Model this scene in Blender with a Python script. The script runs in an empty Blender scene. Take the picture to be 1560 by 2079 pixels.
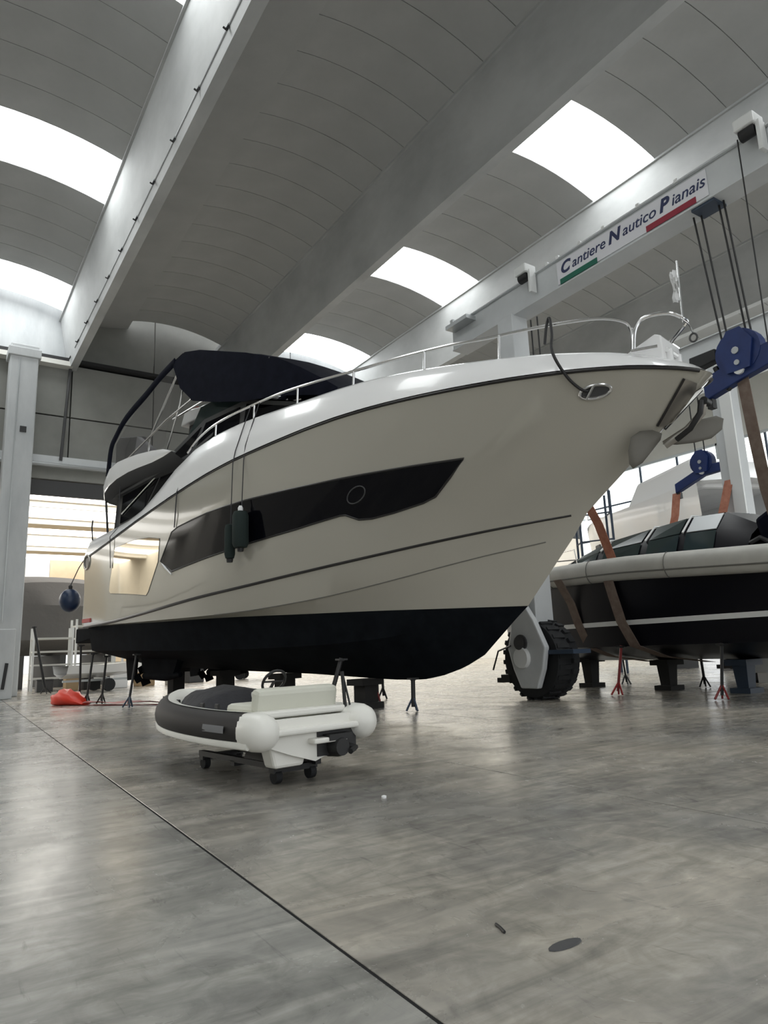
import bpy, bmesh, math, random
import numpy as np
from mathutils import Vector, Matrix, Euler, Quaternion

random.seed(7)
SC = bpy.context.scene
COL = SC.collection
PI = math.pi

# ------------------------------------------------------------------ camera
cam_d = bpy.data.cameras.new('camera')
cam = bpy.data.objects.new('camera', cam_d)
COL.objects.link(cam)
SC.camera = cam
YAW, PITCH, ROLL, FPX = 0.586769511, 0.198081980, -0.0387520527, 1403.07
fw = Vector((math.sin(YAW) * math.cos(PITCH), math.cos(YAW) * math.cos(PITCH), math.sin(PITCH)))
rt = Vector((math.cos(YAW), -math.sin(YAW), 0))
up = rt.cross(fw)
rt2 = rt * math.cos(ROLL) + up * math.sin(ROLL)
up2 = -rt * math.sin(ROLL) + up * math.cos(ROLL)
mw = Matrix((rt2, up2, -fw)).transposed().to_4x4()
mw.translation = Vector((0, 0, 1.1))
cam.matrix_world = mw
cam_d.sensor_fit = 'VERTICAL'
cam_d.sensor_height = 36.0
cam_d.lens = 36.0 * FPX / 2079.0
cam_d.clip_start = 0.05
cam_d.clip_end = 400

# ------------------------------------------------------------------ world, light, exposure
world = bpy.data.worlds.new('daylight')
SC.world = world
world.use_nodes = True
bg = world.node_tree.nodes['Background']
bg.inputs[0].default_value = (0.95, 0.98, 1.0, 1)
bg.inputs[1].default_value = 1.4
SKY_E = 6.5          # daylight through the roof lights
BACK_E = 4.5         # daylight through the roof lights of the far hall
WIN_E = 1.5          # daylight through the side windows
SC.view_settings.view_transform = 'Standard'
SC.view_settings.look = 'None'
SC.view_settings.gamma = 1
SC.view_settings.use_curve_mapping = False
SC.view_settings.exposure = 0.0

# ------------------------------------------------------------------ materials
def mat(name, col, rough=0.5, metal=0.0, spec=0.5, noise=None, bump=None, coat=0.0, rough_noise=None):
    m = bpy.data.materials.new(name)
    m.use_nodes = True
    nt = m.node_tree
    b = nt.nodes['Principled BSDF']
    b.inputs['Base Color'].default_value = (*col, 1)
    b.inputs['Roughness'].default_value = rough
    b.inputs['Metallic'].default_value = metal
    b.inputs['Specular IOR Level'].default_value = spec
    b.inputs['Coat Weight'].default_value = coat
    b.inputs['Coat Roughness'].default_value = 0.04
    if noise or bump or rough_noise:
        tc = nt.nodes.new('ShaderNodeTexCoord')
    if noise:
        # (scale, col2, contrast, stretch)
        sc, col2, lo, hi = noise[:4]
        st = noise[4] if len(noise) > 4 else (1, 1, 1)
        mp = nt.nodes.new('ShaderNodeMapping')
        mp.inputs['Scale'].default_value = st
        nt.links.new(tc.outputs['Object'], mp.inputs[0])
        nz = nt.nodes.new('ShaderNodeTexNoise')
        nz.inputs['Scale'].default_value = sc
        nz.inputs['Detail'].default_value = 6
        nz.inputs['Roughness'].default_value = 0.6
        nt.links.new(mp.outputs[0], nz.inputs['Vector'])
        cr = nt.nodes.new('ShaderNodeValToRGB')
        cr.color_ramp.elements[0].position = lo
        cr.color_ramp.elements[1].position = hi
        cr.color_ramp.elements[0].color = (*col, 1)
        cr.color_ramp.elements[1].color = (*col2, 1)
        nt.links.new(nz.outputs['Fac'], cr.inputs[0])
        nt.links.new(cr.outputs[0], b.inputs['Base Color'])
    if bump:
        nb = nt.nodes.new('ShaderNodeTexNoise')
        nb.inputs['Scale'].default_value = bump[0]
        nb.inputs['Detail'].default_value = 4
        nt.links.new(tc.outputs['Object'], nb.inputs['Vector'])
        bp = nt.nodes.new('ShaderNodeBump')
        bp.inputs['Strength'].default_value = bump[1]
        bp.inputs['Distance'].default_value = bump[2] if len(bump) > 2 else 0.02
        nt.links.new(nb.outputs['Fac'], bp.inputs['Height'])
        nt.links.new(bp.outputs[0], b.inputs['Normal'])
    if rough_noise:
        nr = nt.nodes.new('ShaderNodeTexNoise')
        nr.inputs['Scale'].default_value = rough_noise[0]
        nr.inputs['Detail'].default_value = 5
        nt.links.new(tc.outputs['Object'], nr.inputs['Vector'])
        mr = nt.nodes.new('ShaderNodeMapRange')
        mr.inputs['From Min'].default_value = 0.3
        mr.inputs['From Max'].default_value = 0.7
        mr.inputs['To Min'].default_value = rough_noise[1]
        mr.inputs['To Max'].default_value = rough_noise[2]
        nt.links.new(nr.outputs['Fac'], mr.inputs[0])
        nt.links.new(mr.outputs[0], b.inputs['Roughness'])
    return m

def emis(name, col, e):
    m = bpy.data.materials.new(name)
    m.use_nodes = True
    b = m.node_tree.nodes['Principled BSDF']
    b.inputs['Base Color'].default_value = (0.8, 0.8, 0.8, 1)
    b.inputs['Emission Color'].default_value = (*col, 1)
    b.inputs['Emission Strength'].default_value = e
    b.inputs['Roughness'].default_value = 0.4
    return m

def floor_mat(lo_c, hi_c):
    m = bpy.data.materials.new('polished_concrete')
    m.use_nodes = True
    nt = m.node_tree
    b = nt.nodes['Principled BSDF']
    tc = nt.nodes.new('ShaderNodeNewGeometry')
    def noise(scale, detail, stretch=(1, 1, 1), rot=0.0, dist=0.0):
        mp = nt.nodes.new('ShaderNodeMapping')
        mp.inputs['Scale'].default_value = stretch
        mp.inputs['Rotation'].default_value = (0, 0, rot)
        nt.links.new(tc.outputs['Position'], mp.inputs[0])
        n = nt.nodes.new('ShaderNodeTexNoise')
        n.inputs['Scale'].default_value = scale
        n.inputs['Detail'].default_value = detail
        n.inputs['Roughness'].default_value = 0.62
        n.inputs['Distortion'].default_value = dist
        nt.links.new(mp.outputs[0], n.inputs['Vector'])
        return n.outputs['Fac']
    def ramp(f, lo, hi, c0, c1):
        r = nt.nodes.new('ShaderNodeValToRGB')
        r.color_ramp.elements[0].position = lo
        r.color_ramp.elements[1].position = hi
        r.color_ramp.elements[0].color = (*c0, 1)
        r.color_ramp.elements[1].color = (*c1, 1)
        nt.links.new(f, r.inputs[0])
        return r.outputs[0]
    def mix(a, c, f, mode='MIX'):
        x = nt.nodes.new('ShaderNodeMix')
        x.data_type = 'RGBA'
        x.blend_type = mode
        if isinstance(f, float):
            x.inputs[0].default_value = f
        else:
            nt.links.new(f, x.inputs[0])
        nt.links.new(a, x.inputs[6])
        nt.links.new(c, x.inputs[7])
        return x.outputs[2]
    base = ramp(noise(0.35, 6, dist=0.4), 0.36, 0.66, lo_c, hi_c)
    fine = ramp(noise(5.0, 8, dist=1.0), 0.30, 0.72, (0.62, 0.62, 0.62), (1.12, 1.12, 1.12))
    c = mix(base, fine, 0.85, 'MULTIPLY')
    strk = ramp(noise(1.6, 7, (0.35, 2.2, 1), 0.9, 1.6), 0.38, 0.62, (0.52, 0.53, 0.53), (1.06, 1.06, 1.05))
    c = mix(c, strk, 0.7, 'MULTIPLY')
    scuff = ramp(noise(2.6, 9, (2.6, 0.5, 1), 0.5, 2.2), 0.60, 0.70, (1, 1, 1), (0.60, 0.60, 0.61))
    c = mix(c, scuff, 0.75, 'MULTIPLY')
    nt.links.new(c, b.inputs['Base Color'])
    mr = nt.nodes.new('ShaderNodeMapRange')
    mr.inputs['From Min'].default_value = 0.3
    mr.inputs['From Max'].default_value = 0.7
    mr.inputs['To Min'].default_value = 0.16
    mr.inputs['To Max'].default_value = 0.34
    nt.links.new(noise(1.1, 6, dist=0.8), mr.inputs[0])
    nt.links.new(mr.outputs[0], b.inputs['Roughness'])
    b.inputs['Specular IOR Level'].default_value = 0.48
    bp = nt.nodes.new('ShaderNodeBump')
    bp.inputs['Strength'].default_value = 0.10
    bp.inputs['Distance'].default_value = 0.02
    nt.links.new(noise(2.2, 3), bp.inputs['Height'])
    nt.links.new(bp.outputs[0], b.inputs['Normal'])
    return m

M = {}
M['floor'] = floor_mat((0.265, 0.262, 0.245), (0.49, 0.478, 0.44))
M['floor_warm'] = floor_mat((0.29, 0.28, 0.26), (0.60, 0.545, 0.46))
M['sub'] = mat('joint_dark', (0.03, 0.03, 0.03), 1.0, spec=0.0)
M['vault'] = mat('vault_concrete', (0.40, 0.405, 0.40), 0.85, noise=(0.7, (0.46, 0.465, 0.46), 0.3, 0.7), bump=(6, 0.1))
M['beam'] = mat('beam_concrete', (0.40, 0.41, 0.41), 0.7, noise=(0.6, (0.55, 0.56, 0.56), 0.32, 0.68, (1, 0.6, 1)), bump=(4, 0.1))
M['column'] = mat('column_concrete', (0.42, 0.44, 0.45), 0.7, noise=(1.4, (0.56, 0.575, 0.58), 0.3, 0.7, (1, 1, 0.3)), bump=(5, 0.15))
M['panel'] = mat('wall_panel', (0.22, 0.22, 0.205), 0.8, noise=(0.8, (0.27, 0.27, 0.25), 0.3, 0.7))
M['pale'] = mat('pale_wall', (0.62, 0.62, 0.58), 0.8, noise=(0.6, (0.70, 0.69, 0.65), 0.3, 0.7))
M['tan'] = mat('tan_wall', (0.46, 0.37, 0.25), 0.8, noise=(0.5, (0.54, 0.45, 0.32), 0.3, 0.7))
M['sky'] = emis('skylight_sheet', (0.97, 1.0, 1.0), SKY_E)
M['backsky'] = emis('far_skylight_sheet', (1.0, 0.97, 0.92), BACK_E)
M['win'] = emis('daylit_window', (0.93, 0.98, 0.97), WIN_E)
M['black'] = mat('black_steel', (0.012, 0.012, 0.013), 0.5)
M['galv'] = mat('galvanised', (0.5, 0.52, 0.53), 0.4, metal=0.6)
M['gel'] = mat('hull_gelcoat_shaded', (0.43, 0.41, 0.355), 0.10, coat=0.5)  # white hull, with the shade on its flared sides mixed into the colour
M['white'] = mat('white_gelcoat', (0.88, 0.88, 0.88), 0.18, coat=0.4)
M['anti'] = mat('antifouling_black', (0.004, 0.005, 0.007), 0.8, spec=0.08, noise=(3, (0.008, 0.010, 0.013), 0.35, 0.7))
M['line'] = mat('dark_stripe', (0.02, 0.018, 0.018), 0.35)
M['groove'] = mat('grey_groove', (0.16, 0.155, 0.14), 0.5)
M['glass'] = mat('black_glass', (0.003, 0.003, 0.005), 0.06, spec=0.18)
M['mirror'] = mat('mirror_glass', (0.62, 0.55, 0.44), 0.03, metal=1.0)
M['steel'] = mat('stainless_steel', (0.72, 0.72, 0.72), 0.18, metal=1.0)
M['chrome_dark'] = mat('worn_steel', (0.42, 0.40, 0.37), 0.32, metal=0.9)
M['anchor'] = mat('anchor_galvanised', (0.13, 0.122, 0.105), 0.55, metal=0.3)
M['navy'] = mat('navy_canvas', (0.003, 0.004, 0.009), 0.9, spec=0.1, noise=(4, (0.007, 0.008, 0.016), 0.35, 0.7))
M['grey_soft'] = mat('grey_cushion', (0.20, 0.20, 0.21), 0.8)
M['dgrey'] = mat('dark_grey', (0.06, 0.06, 0.062), 0.6)
M['teak'] = mat('brown_strap', (0.16, 0.11, 0.085), 0.8, noise=(8, (0.22, 0.17, 0.14), 0.3, 0.7))
M['orange'] = mat('orange_sling', (0.30, 0.10, 0.055), 0.75, noise=(5, (0.46, 0.20, 0.13), 0.3, 0.7))
M['fgreen'] = mat('dark_green_fleece', (0.012, 0.022, 0.020), 0.9, bump=(60, 0.4, 0.01))
M['rope'] = mat('dark_rope', (0.05, 0.05, 0.055), 0.8)
M['blue'] = mat('crane_blue', (0.008, 0.024, 0.115), 0.45, noise=(3, (0.012, 0.036, 0.16), 0.3, 0.7))
M['fblue'] = mat('blue_fender_vinyl', (0.006, 0.02, 0.06), 0.35)
M['lift'] = mat('lift_white_paint', (0.56, 0.58, 0.59), 0.4, noise=(1.0, (0.66, 0.68, 0.69), 0.3, 0.7))
M['lift_white'] = mat('lift_bright_white', (0.82, 0.83, 0.82), 0.35)
M['rubber'] = mat('tyre_rubber', (0.012, 0.013, 0.015), 0.75, bump=(25, 0.3))
M['green'] = mat('flag_green', (0.0, 0.13, 0.08), 0.5)
M['red'] = mat('flag_red', (0.30, 0.015, 0.04), 0.5)
M['redp'] = mat('red_plastic', (0.75, 0.05, 0.025), 0.4)
M['redp2'] = mat('dark_red_strap', (0.42, 0.035, 0.035), 0.5)
M['ink'] = mat('navy_lettering', (0.02, 0.03, 0.10), 0.5)
M['banner'] = mat('banner_white', (0.80, 0.80, 0.84), 0.4)
M['dhull'] = mat('dark_navy_hull', (0.003, 0.003, 0.006), 0.35, spec=0.2)
M['wtube'] = mat('off_white_tube', (0.50, 0.495, 0.46), 0.5, noise=(2, (0.60, 0.59, 0.55), 0.3, 0.7))
M['tglass'] = mat('smoked_glass', (0.03, 0.045, 0.045), 0.08)
M['hyp'] = mat('charcoal_hypalon', (0.016, 0.014, 0.014), 0.6, spec=0.3)
M['tend'] = mat('tender_white', (0.80, 0.79, 0.74), 0.3)
M['cream'] = mat('cream_vinyl', (0.62, 0.62, 0.54), 0.5)
M['cover'] = mat('black_cover', (0.014, 0.014, 0.018), 0.75, bump=(9, 0.6, 0.03))
M['tarp'] = mat('grey_tarpaulin', (0.17, 0.165, 0.16), 0.8, bump=(3, 0.5, 0.05))
M['brown'] = mat('cardboard_brown', (0.42, 0.30, 0.17), 0.8)
M['stand_blue'] = mat('stand_blue_grey', (0.035, 0.055, 0.09), 0.5)
M['stand_red'] = mat('stand_red', (0.25, 0.03, 0.03), 0.5)
M['timber'] = mat('dark_timber', (0.02, 0.019, 0.018), 0.85)
m = bpy.data.materials.new('clear_vinyl')
m.use_nodes = True
b = m.node_tree.nodes['Principled BSDF']
b.inputs['Base Color'].default_value = (0.16, 0.155, 0.15, 1)
b.inputs['Roughness'].default_value = 0.12
b.inputs['Alpha'].default_value = 0.22
M['vinyl'] = m

# ------------------------------------------------------------------ mesh helpers
class MB:
    def __init__(s):
        s.v = []
        s.f = []
    def add(s, vs, fs):
        o = len(s.v)
        s.v += [tuple(map(float, p)) for p in vs]
        s.f += [tuple(i + o for i in f) for f in fs]
        return s
    def box(s, c, size, rot=None, taper=None):
        x, y, z = (d / 2 for d in size)
        t = taper or (1, 1)
        p = [(-x, -y, -z), (x, -y, -z), (x, y, -z), (-x, y, -z),
             (-x * t[0], -y * t[1], z), (x * t[0], -y * t[1], z), (x * t[0], y * t[1], z), (-x * t[0], y * t[1], z)]
        R = Euler(rot).to_matrix() if rot else Matrix.Identity(3)
        p = [R @ Vector(q) + Vector(c) for q in p]
        return s.add(p, [(0, 3, 2, 1), (4, 5, 6, 7), (0, 1, 5, 4), (1, 2, 6, 5), (2, 3, 7, 6), (3, 0, 4, 7)])
    def loft(s, rings, closed=True, caps=True):
        n = len(rings[0])
        vs = [p for r in rings for p in r]
        fs = []
        for i in range(len(rings) - 1):
            for j in range(n if closed else n - 1):
                k = (j + 1) % n
                fs.append((i * n + j, i * n + k, (i + 1) * n + k, (i + 1) * n + j))
        if caps and closed:
            fs.append(tuple(range(n))[::-1])
            fs.append(tuple((len(rings) - 1) * n + j for j in range(n)))
        return s.add(vs, fs)
    def tube(s, pts, r, n=8, caps=True, flat=None, closed=False):
        pts = [Vector(p) for p in pts]
        rr = r if isinstance(r, (list, tuple)) else [r] * len(pts)
        rings = []
        ref = None
        for i, p in enumerate(pts):
            if closed:
                d = pts[(i + 1) % len(pts)] - pts[i - 1]
            else:
                d = pts[min(i + 1, len(pts) - 1)] - pts[max(i - 1, 0)]
            d.normalize()
            if ref is None:
                ref = Vector((0, 0, 1)) if abs(d.z) < 0.9 else Vector((1, 0, 0))
            a = d.cross(ref)
            if a.length < 1e-5:
                a = d.orthogonal()
            a.normalize()
            bb = a.cross(d).normalized()
            ref = bb
            fa, fb = flat or (1, 1)
            rings.append([p + (a * math.cos(2 * PI * k / n) * fa + bb * math.sin(2 * PI * k / n) * fb) * rr[i] for k in range(n)])
        if closed:
            rings.append(rings[0])
            return s.loft(rings, True, False)
        return s.loft(rings, True, caps)
    def lathe(s, prof, n=16, origin=(0, 0, 0), axis=(0, 0, 1), caps=True):
        ax = Vector(axis).normalized()
        q = Vector((0, 0, 1)).rotation_difference(ax).to_matrix()
        o = Vector(origin)
        rings = [[o + q @ Vector((r * math.cos(2 * PI * k / n), r * math.sin(2 * PI * k / n), z)) for k in range(n)] for r, z in prof]
        return s.loft(rings, True, caps)
    def ell(s, c, r, n=14, m=9, rot=None):
        R = Euler(rot).to_matrix() if rot else Matrix.Identity(3)
        rings = []
        for i in range(m + 1):
            a = -PI / 2 + PI * i / m
            a = max(min(a, PI / 2 - 0.02), -PI / 2 + 0.02)
            rings.append([Vector(c) + R @ Vector((r[0] * math.cos(a) * math.cos(2 * PI * k / n), r[1] * math.cos(a) * math.sin(2 * PI * k / n), r[2] * math.sin(a))) for k in range(n)])
        return s.loft(rings)
    def prism(s, poly, a, bb, f):
        # poly: 2d points, f(u, v, w) -> xyz
        n = len(poly)
        vs = [f(u, v, a) for u, v in poly] + [f(u, v, bb) for u, v in poly]
        fs = [tuple(range(n))[::-1], tuple(range(n, 2 * n))]
        fs += [(i, (i + 1) % n, (i + 1) % n + n, i + n) for i in range(n)]
        return s.add(vs, fs)
    def grid(s, G):
        n, k = len(G), len(G[0])
        fs = [(i * k + j, i * k + j + 1, (i + 1) * k + j + 1, (i + 1) * k + j) for i in range(n - 1) for j in range(k - 1)]
        return s.add([p for r in G for p in r], fs)
    def mesh(s, name, material, smooth=40):
        me = bpy.data.meshes.new(name)
        bm = bmesh.new()
        vs = [bm.verts.new(p) for p in s.v]
        for f in s.f:
            try:
                bm.faces.new([vs[i] for i in f])
            except ValueError:
                pass
        bmesh.ops.remove_doubles(bm, verts=bm.verts, dist=1e-5)
        bmesh.ops.recalc_face_normals(bm, faces=bm.faces)
        bm.to_mesh(me)
        bm.free()
        me.materials.append(material)
        if smooth:
            for p in me.polygons:
                p.use_smooth = True
            me.set_sharp_from_angle(angle=math.radians(smooth))
        return me
    def build(s, name, material, parent=None, smooth=40, label=None, bevel=0):
        o = bpy.data.objects.new(name, s.mesh(name, material, smooth))
        COL.objects.link(o)
        if parent:
            o.parent = parent
        if label:
            o['label'] = label
        if bevel:
            md = o.modifiers.new('bevel', 'BEVEL')
            md.width = bevel
            md.segments = 2
            md.limit_method = 'ANGLE'
        return o

def tag(o, label=None, cat=None, group=None, kind=None):
    if label: o['label'] = label
    if cat: o['category'] = cat
    if group: o['group'] = group
    if kind: o['kind'] = kind
    return o

def empty(name, loc=(0, 0, 0), rz=0.0, label=None, cat=None, group=None, kind=None):
    o = bpy.data.objects.new(name, None)
    COL.objects.link(o)
    o.location = loc
    o.rotation_euler = (0, 0, rz)
    o.empty_display_size = 0.2
    return tag(o, label, cat, group, kind)

def link_mesh(name, me, parent=None, loc=(0, 0, 0), rot=(0, 0, 0)):
    o = bpy.data.objects.new(name, me)
    COL.objects.link(o)
    o.location = loc
    o.rotation_euler = rot
    if parent:
        o.parent = parent
    return o

def smooth_path(pts, n=6):
    pts = [Vector(p) for p in pts]
    P = [pts[0] * 2 - pts[1]] + pts + [pts[-1] * 2 - pts[-2]]
    out = []
    for i in range(1, len(P) - 2):
        a, b_, c, d = P[i - 1], P[i], P[i + 1], P[i + 2]
        for k in range(n):
            t = k / n
            out.append(0.5 * ((2 * b_) + (c - a) * t + (2 * a - 5 * b_ + 4 * c - d) * t * t + (3 * b_ - a - 3 * c + d) * t ** 3))
    out.append(pts[-1])
    return out

# ================================================================== SETTING
# ---- floor: slab strips with recessed joints
fl = empty('floor', kind='structure')
MB().box((10, 35, -0.104), (130, 130, 0.2)).build('sub_base', M['sub'], fl, 0)
SKEW = 0.036
PITCHX = 2.9
for i in range(-14, 22):
    x0 = 1.375 + PITCHX * i + 0.008
    x1 = x0 + PITCHX - 0.016
    y0, y1 = -24.0, 99.0
    f = lambda x, y: x + SKEW * (y - 1.6)
    mb = MB()
    g = 0.002
    mb.add([(f(x0, y0), y0, -0.06), (f(x1, y0), y0, -0.06), (f(x1, y1), y1, -0.06), (f(x0, y1), y1, -0.06),
            (f(x0, y0), y0, -g), (f(x1, y0), y0, -g), (f(x1, y1), y1, -g), (f(x0, y1), y1, -g),
            (f(x0 + g, y0), y0, 0), (f(x1 - g, y0), y0, 0), (f(x1 - g, y1), y1, 0), (f(x0 + g, y1), y1, 0)],
           [(3, 2, 1, 0), (0, 1, 5, 4), (1, 2, 6, 5), (2, 3, 7, 6), (3, 0, 4, 7), (4, 5, 9, 8), (5, 6, 10, 9), (6, 7, 11, 10), (7, 4, 8, 11), (8, 9, 10, 11)])
    mb.build('concrete_slab', M['floor_warm'] if i >= 0 else M['floor'], fl, 0)

# ---- roof: beams, vault panels, skylights
ceil = empty('ceiling', kind='structure')
ZB, HB, SP, XA = 13.1, 2.36, 6.79, 4.345
Y0, Y1 = -20.0, 29.9
poly = [(-0.145, 0), (0.145, 0), (0.53, HB - 0.18), (0.60, HB - 0.18), (0.60, HB), (-0.60, HB), (-0.60, HB - 0.18), (-0.53, HB - 0.18)]
bme = MB().prism(poly, Y0, Y1, lambda u, v, w: (u, w, ZB + v)).mesh('roof_beam', M['beam'], 0)
BEAMS = [XA + SP * k for k in range(-3, 6)]
for x in BEAMS:
    link_mesh('roof_beam', bme, ceil, (x, 0, 0))
PW, J = 1.154, 0.02
def arch(x0, x1, w, rise=0.42, z0=ZB + HB - 0.12, th=0.14, n=10, zl=0.0):
    ring = []
    for s_ in (0, 1):
        rr = []
        for i in range(n + 1):
            t = i / n
            x = x0 + (x1 - x0) * t
            z = z0 + zl * (1 - t) + rise * 4 * t * (1 - t) + (th if s_ else 0)
            rr.append((x, z))
        ring.append(rr)
    mb = MB()
    pl = ring[0] + ring[1][::-1]
    n2 = n + 1
    vs = [(x, -w / 2, z) for x, z in pl] + [(x, w / 2, z) for x, z in pl]
    m2 = len(pl)
    fs = []
    for i in range(n):
        fs.append((i, i + 1, m2 - 2 - i, m2 - 1 - i))
        fs.append((m2 + i, m2 + m2 - 1 - i, m2 + m2 - 2 - i, m2 + i + 1))
    fs += [(i, (i + 1) % m2, (i + 1) % m2 + m2, i + m2) for i in range(m2)]
    return mb.add(vs, fs)
clear = SP - 2 * 0.58
full = arch(0.58, SP - 0.58, PW - J).mesh('vault_panel', M['vault'], 30)
dark = arch(0.58 + 1.6, SP - 0.56, PW - J, 0.30, ZB + HB - 0.12, zl=0.26).mesh('vault_panel', M['vault'], 30)
sheet = arch(0.58, SP - 0.58, PW * 2 - 0.02, 0.42, ZB + HB - 0.09, 0.03).mesh('skylight_sheet', M['sky'], 30)
seal_full = arch(0.5, SP - 0.5, Y1 - Y0, 0.42, ZB + HB + 0.06, 0.05).mesh('roof_deck', M['vault'], 30)
haunch = MB().prism([(0.55, HB - 0.14), (2.20, HB + 0.13), (2.20, HB + 0.26), (0.55, HB + .02)], Y0, Y1, lambda u, v, w: (u, w, ZB + v)).mesh('haunch_slab', M['vault'], 0)
for bi, x in enumerate(BEAMS[:-1]):
    k = bi - 3              # bay to the right of beam A is 0
    lit = (k % 2 != 0)
    for j in range(-26, 16):
        y = 10.6 + PW * (j + 0.5)
        if lit:
            r = j % 7
            if r == 0:
                link_mesh('skylight_sheet', sheet, ceil, (x, y + PW / 2, 0))
                continue
            if r == 1:
                continue
            link_mesh('vault_panel', full, ceil, (x, y, 0))
        else:
            link_mesh('vault_panel', dark, ceil, (x, y, 0))
    if not lit:
        link_mesh('haunch_slab', haunch, ceil, (x, 0, 0))
# conduit and clips on the left face of beam A
MB().tube([(XA - 0.21, Y0, ZB + 0.30), (XA - 0.21, 28.0, ZB + 0.30)], 0.016, 6).build('conduit', M['galv'], ceil)
cm = MB().box((0, 0, 0), (0.05, 0.05, 0.14)).box((-0.03, 0, -0.09), (0.10, 0.03, 0.03)).box((0.04, 0, 0.08), (0.06, 0.03, 0.03)).mesh('pipe_clip', M['black'], 0)
for i in range(16):
    link_mesh('pipe_clip', cm, ceil, (XA - 0.22, 2.2 + 2.1 * i * 0.85, ZB + 0.27), (0, 0.35, 0))

# ---- back wall: high partition with an opening beneath it
wb = empty('wall_back', kind='structure')
YB = 29.7
xs = [-23, -16.0, -9.2, -2.4, 4.345, 7.7, 11.1, 14.5, 17.9, 21.3, 24.7, 28.1, 31.5, 35.0]
for i in range(len(xs) - 1):
    for z0, z1 in ((9.3, 11.0), (11.06, 13.3)):
        MB().box(((xs[i] + xs[i + 1]) / 2, YB + 0.1, (z0 + z1) / 2), (xs[i + 1] - xs[i] - 0.05, 0.2, z1 - z0)).build('wall_panel', M['panel'], wb, 0)
MB().box((6, YB + 0.22, 11.3), (58, 0.05, 4.2)).build('panel_backing', M['sub'], wb, 0)
MB().box((6, YB - 0.05, 13.42), (58, 0.6, 0.13)).build('ledge_beam', M['black'], wb, 0)
MB().box((-9.2, YB - 0.2, 13.20), (27, 0.5, 0.20)).build('ledge_soffit', M['pale'], wb, 0)
MB().box((6, YB, 9.12), (58, 0.45, 0.28)).build('lower_beam', M['lift'], wb, 0)
MB().box((6, YB + 0.1, 8.65), (58, 0.3, 0.62)).build('shutter_box', M['panel'], wb, 0)
MB().tube([(-23, YB - 0.35, 8.85), (35, YB - 0.35, 8.85)], 0.09, 8).build('pipe', M['galv'], wb)
MB().box((6, YB + 0.12, 8.0), (58, 0.2, 0.6)).build('opening_lintel', M['dgrey'], wb, 0)
MB().tube([(4.05, YB - 0.25, 9.1), (4.25, YB - 0.12, 13.2)], 0.06, 8).build('downpipe', M['dgrey'], wb)
for i in range(len(BEAMS) - 1):      # tympanum panels closing the vault ends
    x = BEAMS[i]
    for a, c in ((0.0, SP / 2 - 0.03), (SP / 2 + 0.03, SP)):
        MB().box((x + (a + c) / 2, 30.05, 15.1), (c - a, 0.25, 3.2)).build('gable_panel', M['column'] if (i - 3) % 2 else M['panel'], wb, 0)

# ---- column at the left
def column(x, y, name_label):
    c = empty('concrete_column', (x, y, 0), 0, name_label, 'column')
    MB().box((0, 0, 6.65), (0.98, 0.8, 13.3)).build('shaft', M['column'], c, 0, bevel=0.05)
    MB().box((0.0, 0, 12.95), (1.14, 0.95, 0.36)).build('capital', M['column'], c, 0, bevel=0.03)
    return c
c1 = column(2.43, 28.7, 'tall grey concrete column in front of the left opening')
MB().box((0.10, -0.43, 9.85), (0.22, 0.06, 0.22)).build('junction_box', M['black'], c1, 0)
MB().tube([(-0.16, -0.42, 2.6), (-0.16, -0.42, 12.7)], 0.03, 6).build('conduit', M['galv'], c1)
# service cabinet in front of the column
cb = empty('service_cabinet', (1.90, 26.9, 0), 0, 'grey service cabinet with dark slots at the foot of the column', 'cabinet')
MB().box((0, 0, 1.15), (1.35, 0.7, 2.3)).build('body', M['column'], cb, 0, bevel=0.03)
MB().box((-0.2, -0.37, 1.72), (0.75, 0.04, 0.14)).build('vent_slot', M['dgrey'], cb, 0)
MB().box((-0.35, -0.37, 1.05), (0.4, 0.04, 0.10)).build('vent_slot', M['dgrey'], cb, 0)
MB().box((0.42, -0.37, 0.75), (0.10, 0.05, 0.85), (0, 0.1, 0)).build('door_handle', M['black'], cb, 0)
MB().box((-0.45, -0.1, 2.36), (0.4, 0.3, 0.14)).build('lid', M['redp2'], cb, 0)

# ---- side walls
wr = empty('wall_right', kind='structure')
XR = 35.0
for i in range(10):
    y0 = -20 + i * 4.99
    if i < 3:           # beyond these the side of the hall stands open at floor level
        MB().box((XR + 0.15, y0 + 2.495, 1.7), (0.3, 4.93, 3.4)).build('wall_panel', M['pale'], wr, 0)
    MB().box((XR + 0.15, y0 + 2.495, 13.4), (0.3, 4.93, 4.0)).build('wall_panel', M['pale'], wr, 0)
for i in range(5):
    y0 = -20 + i * 9.98
    w = empty('window_%d' % (i + 1), (XR, y0 + 4.99, 7.4), kind='structure')
    mb = MB().box((0.1, 0, 3.94), (0.25, 9.9, 0.14)).box((0.1, 0, -3.94), (0.25, 9.9, 0.14))
    mb.box((0.1, -4.93, 0), (0.25, 0.14, 8)).box((0.1, 4.93, 0), (0.25, 0.14, 8))
    mb.build('window_frame', M['galv'], w, 0)
    for a in range(1, 4):
        MB().box((0.1, -4.93 + a * 2.465, 0), (0.16, 0.09, 7.8)).build('mullion', M['stand_blue'], w, 0)
    for a in range(1, 4):
        MB().box((0.1, 0, -3.94 + a * 1.97), (0.14, 9.8, 0.08)).build('transom_bar', M['stand_blue'], w, 0)
    for a in range(4):
        for c in range(4):
            MB().box((0.13, -4.93 + (a + 0.5) * 2.465, -3.94 + (c + 0.5) * 1.97), (0.02, 2.38, 1.89)).build('pane', M['win'], w, 0)
wl_ = empty('wall_left', kind='structure')
for i in range(10):
    MB().box((-16.4, -20 + i * 4.99 + 2.495, 7.7), (0.3, 4.93, 15.4)).build('wall_panel', M['pale'], wl_, 0)

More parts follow.
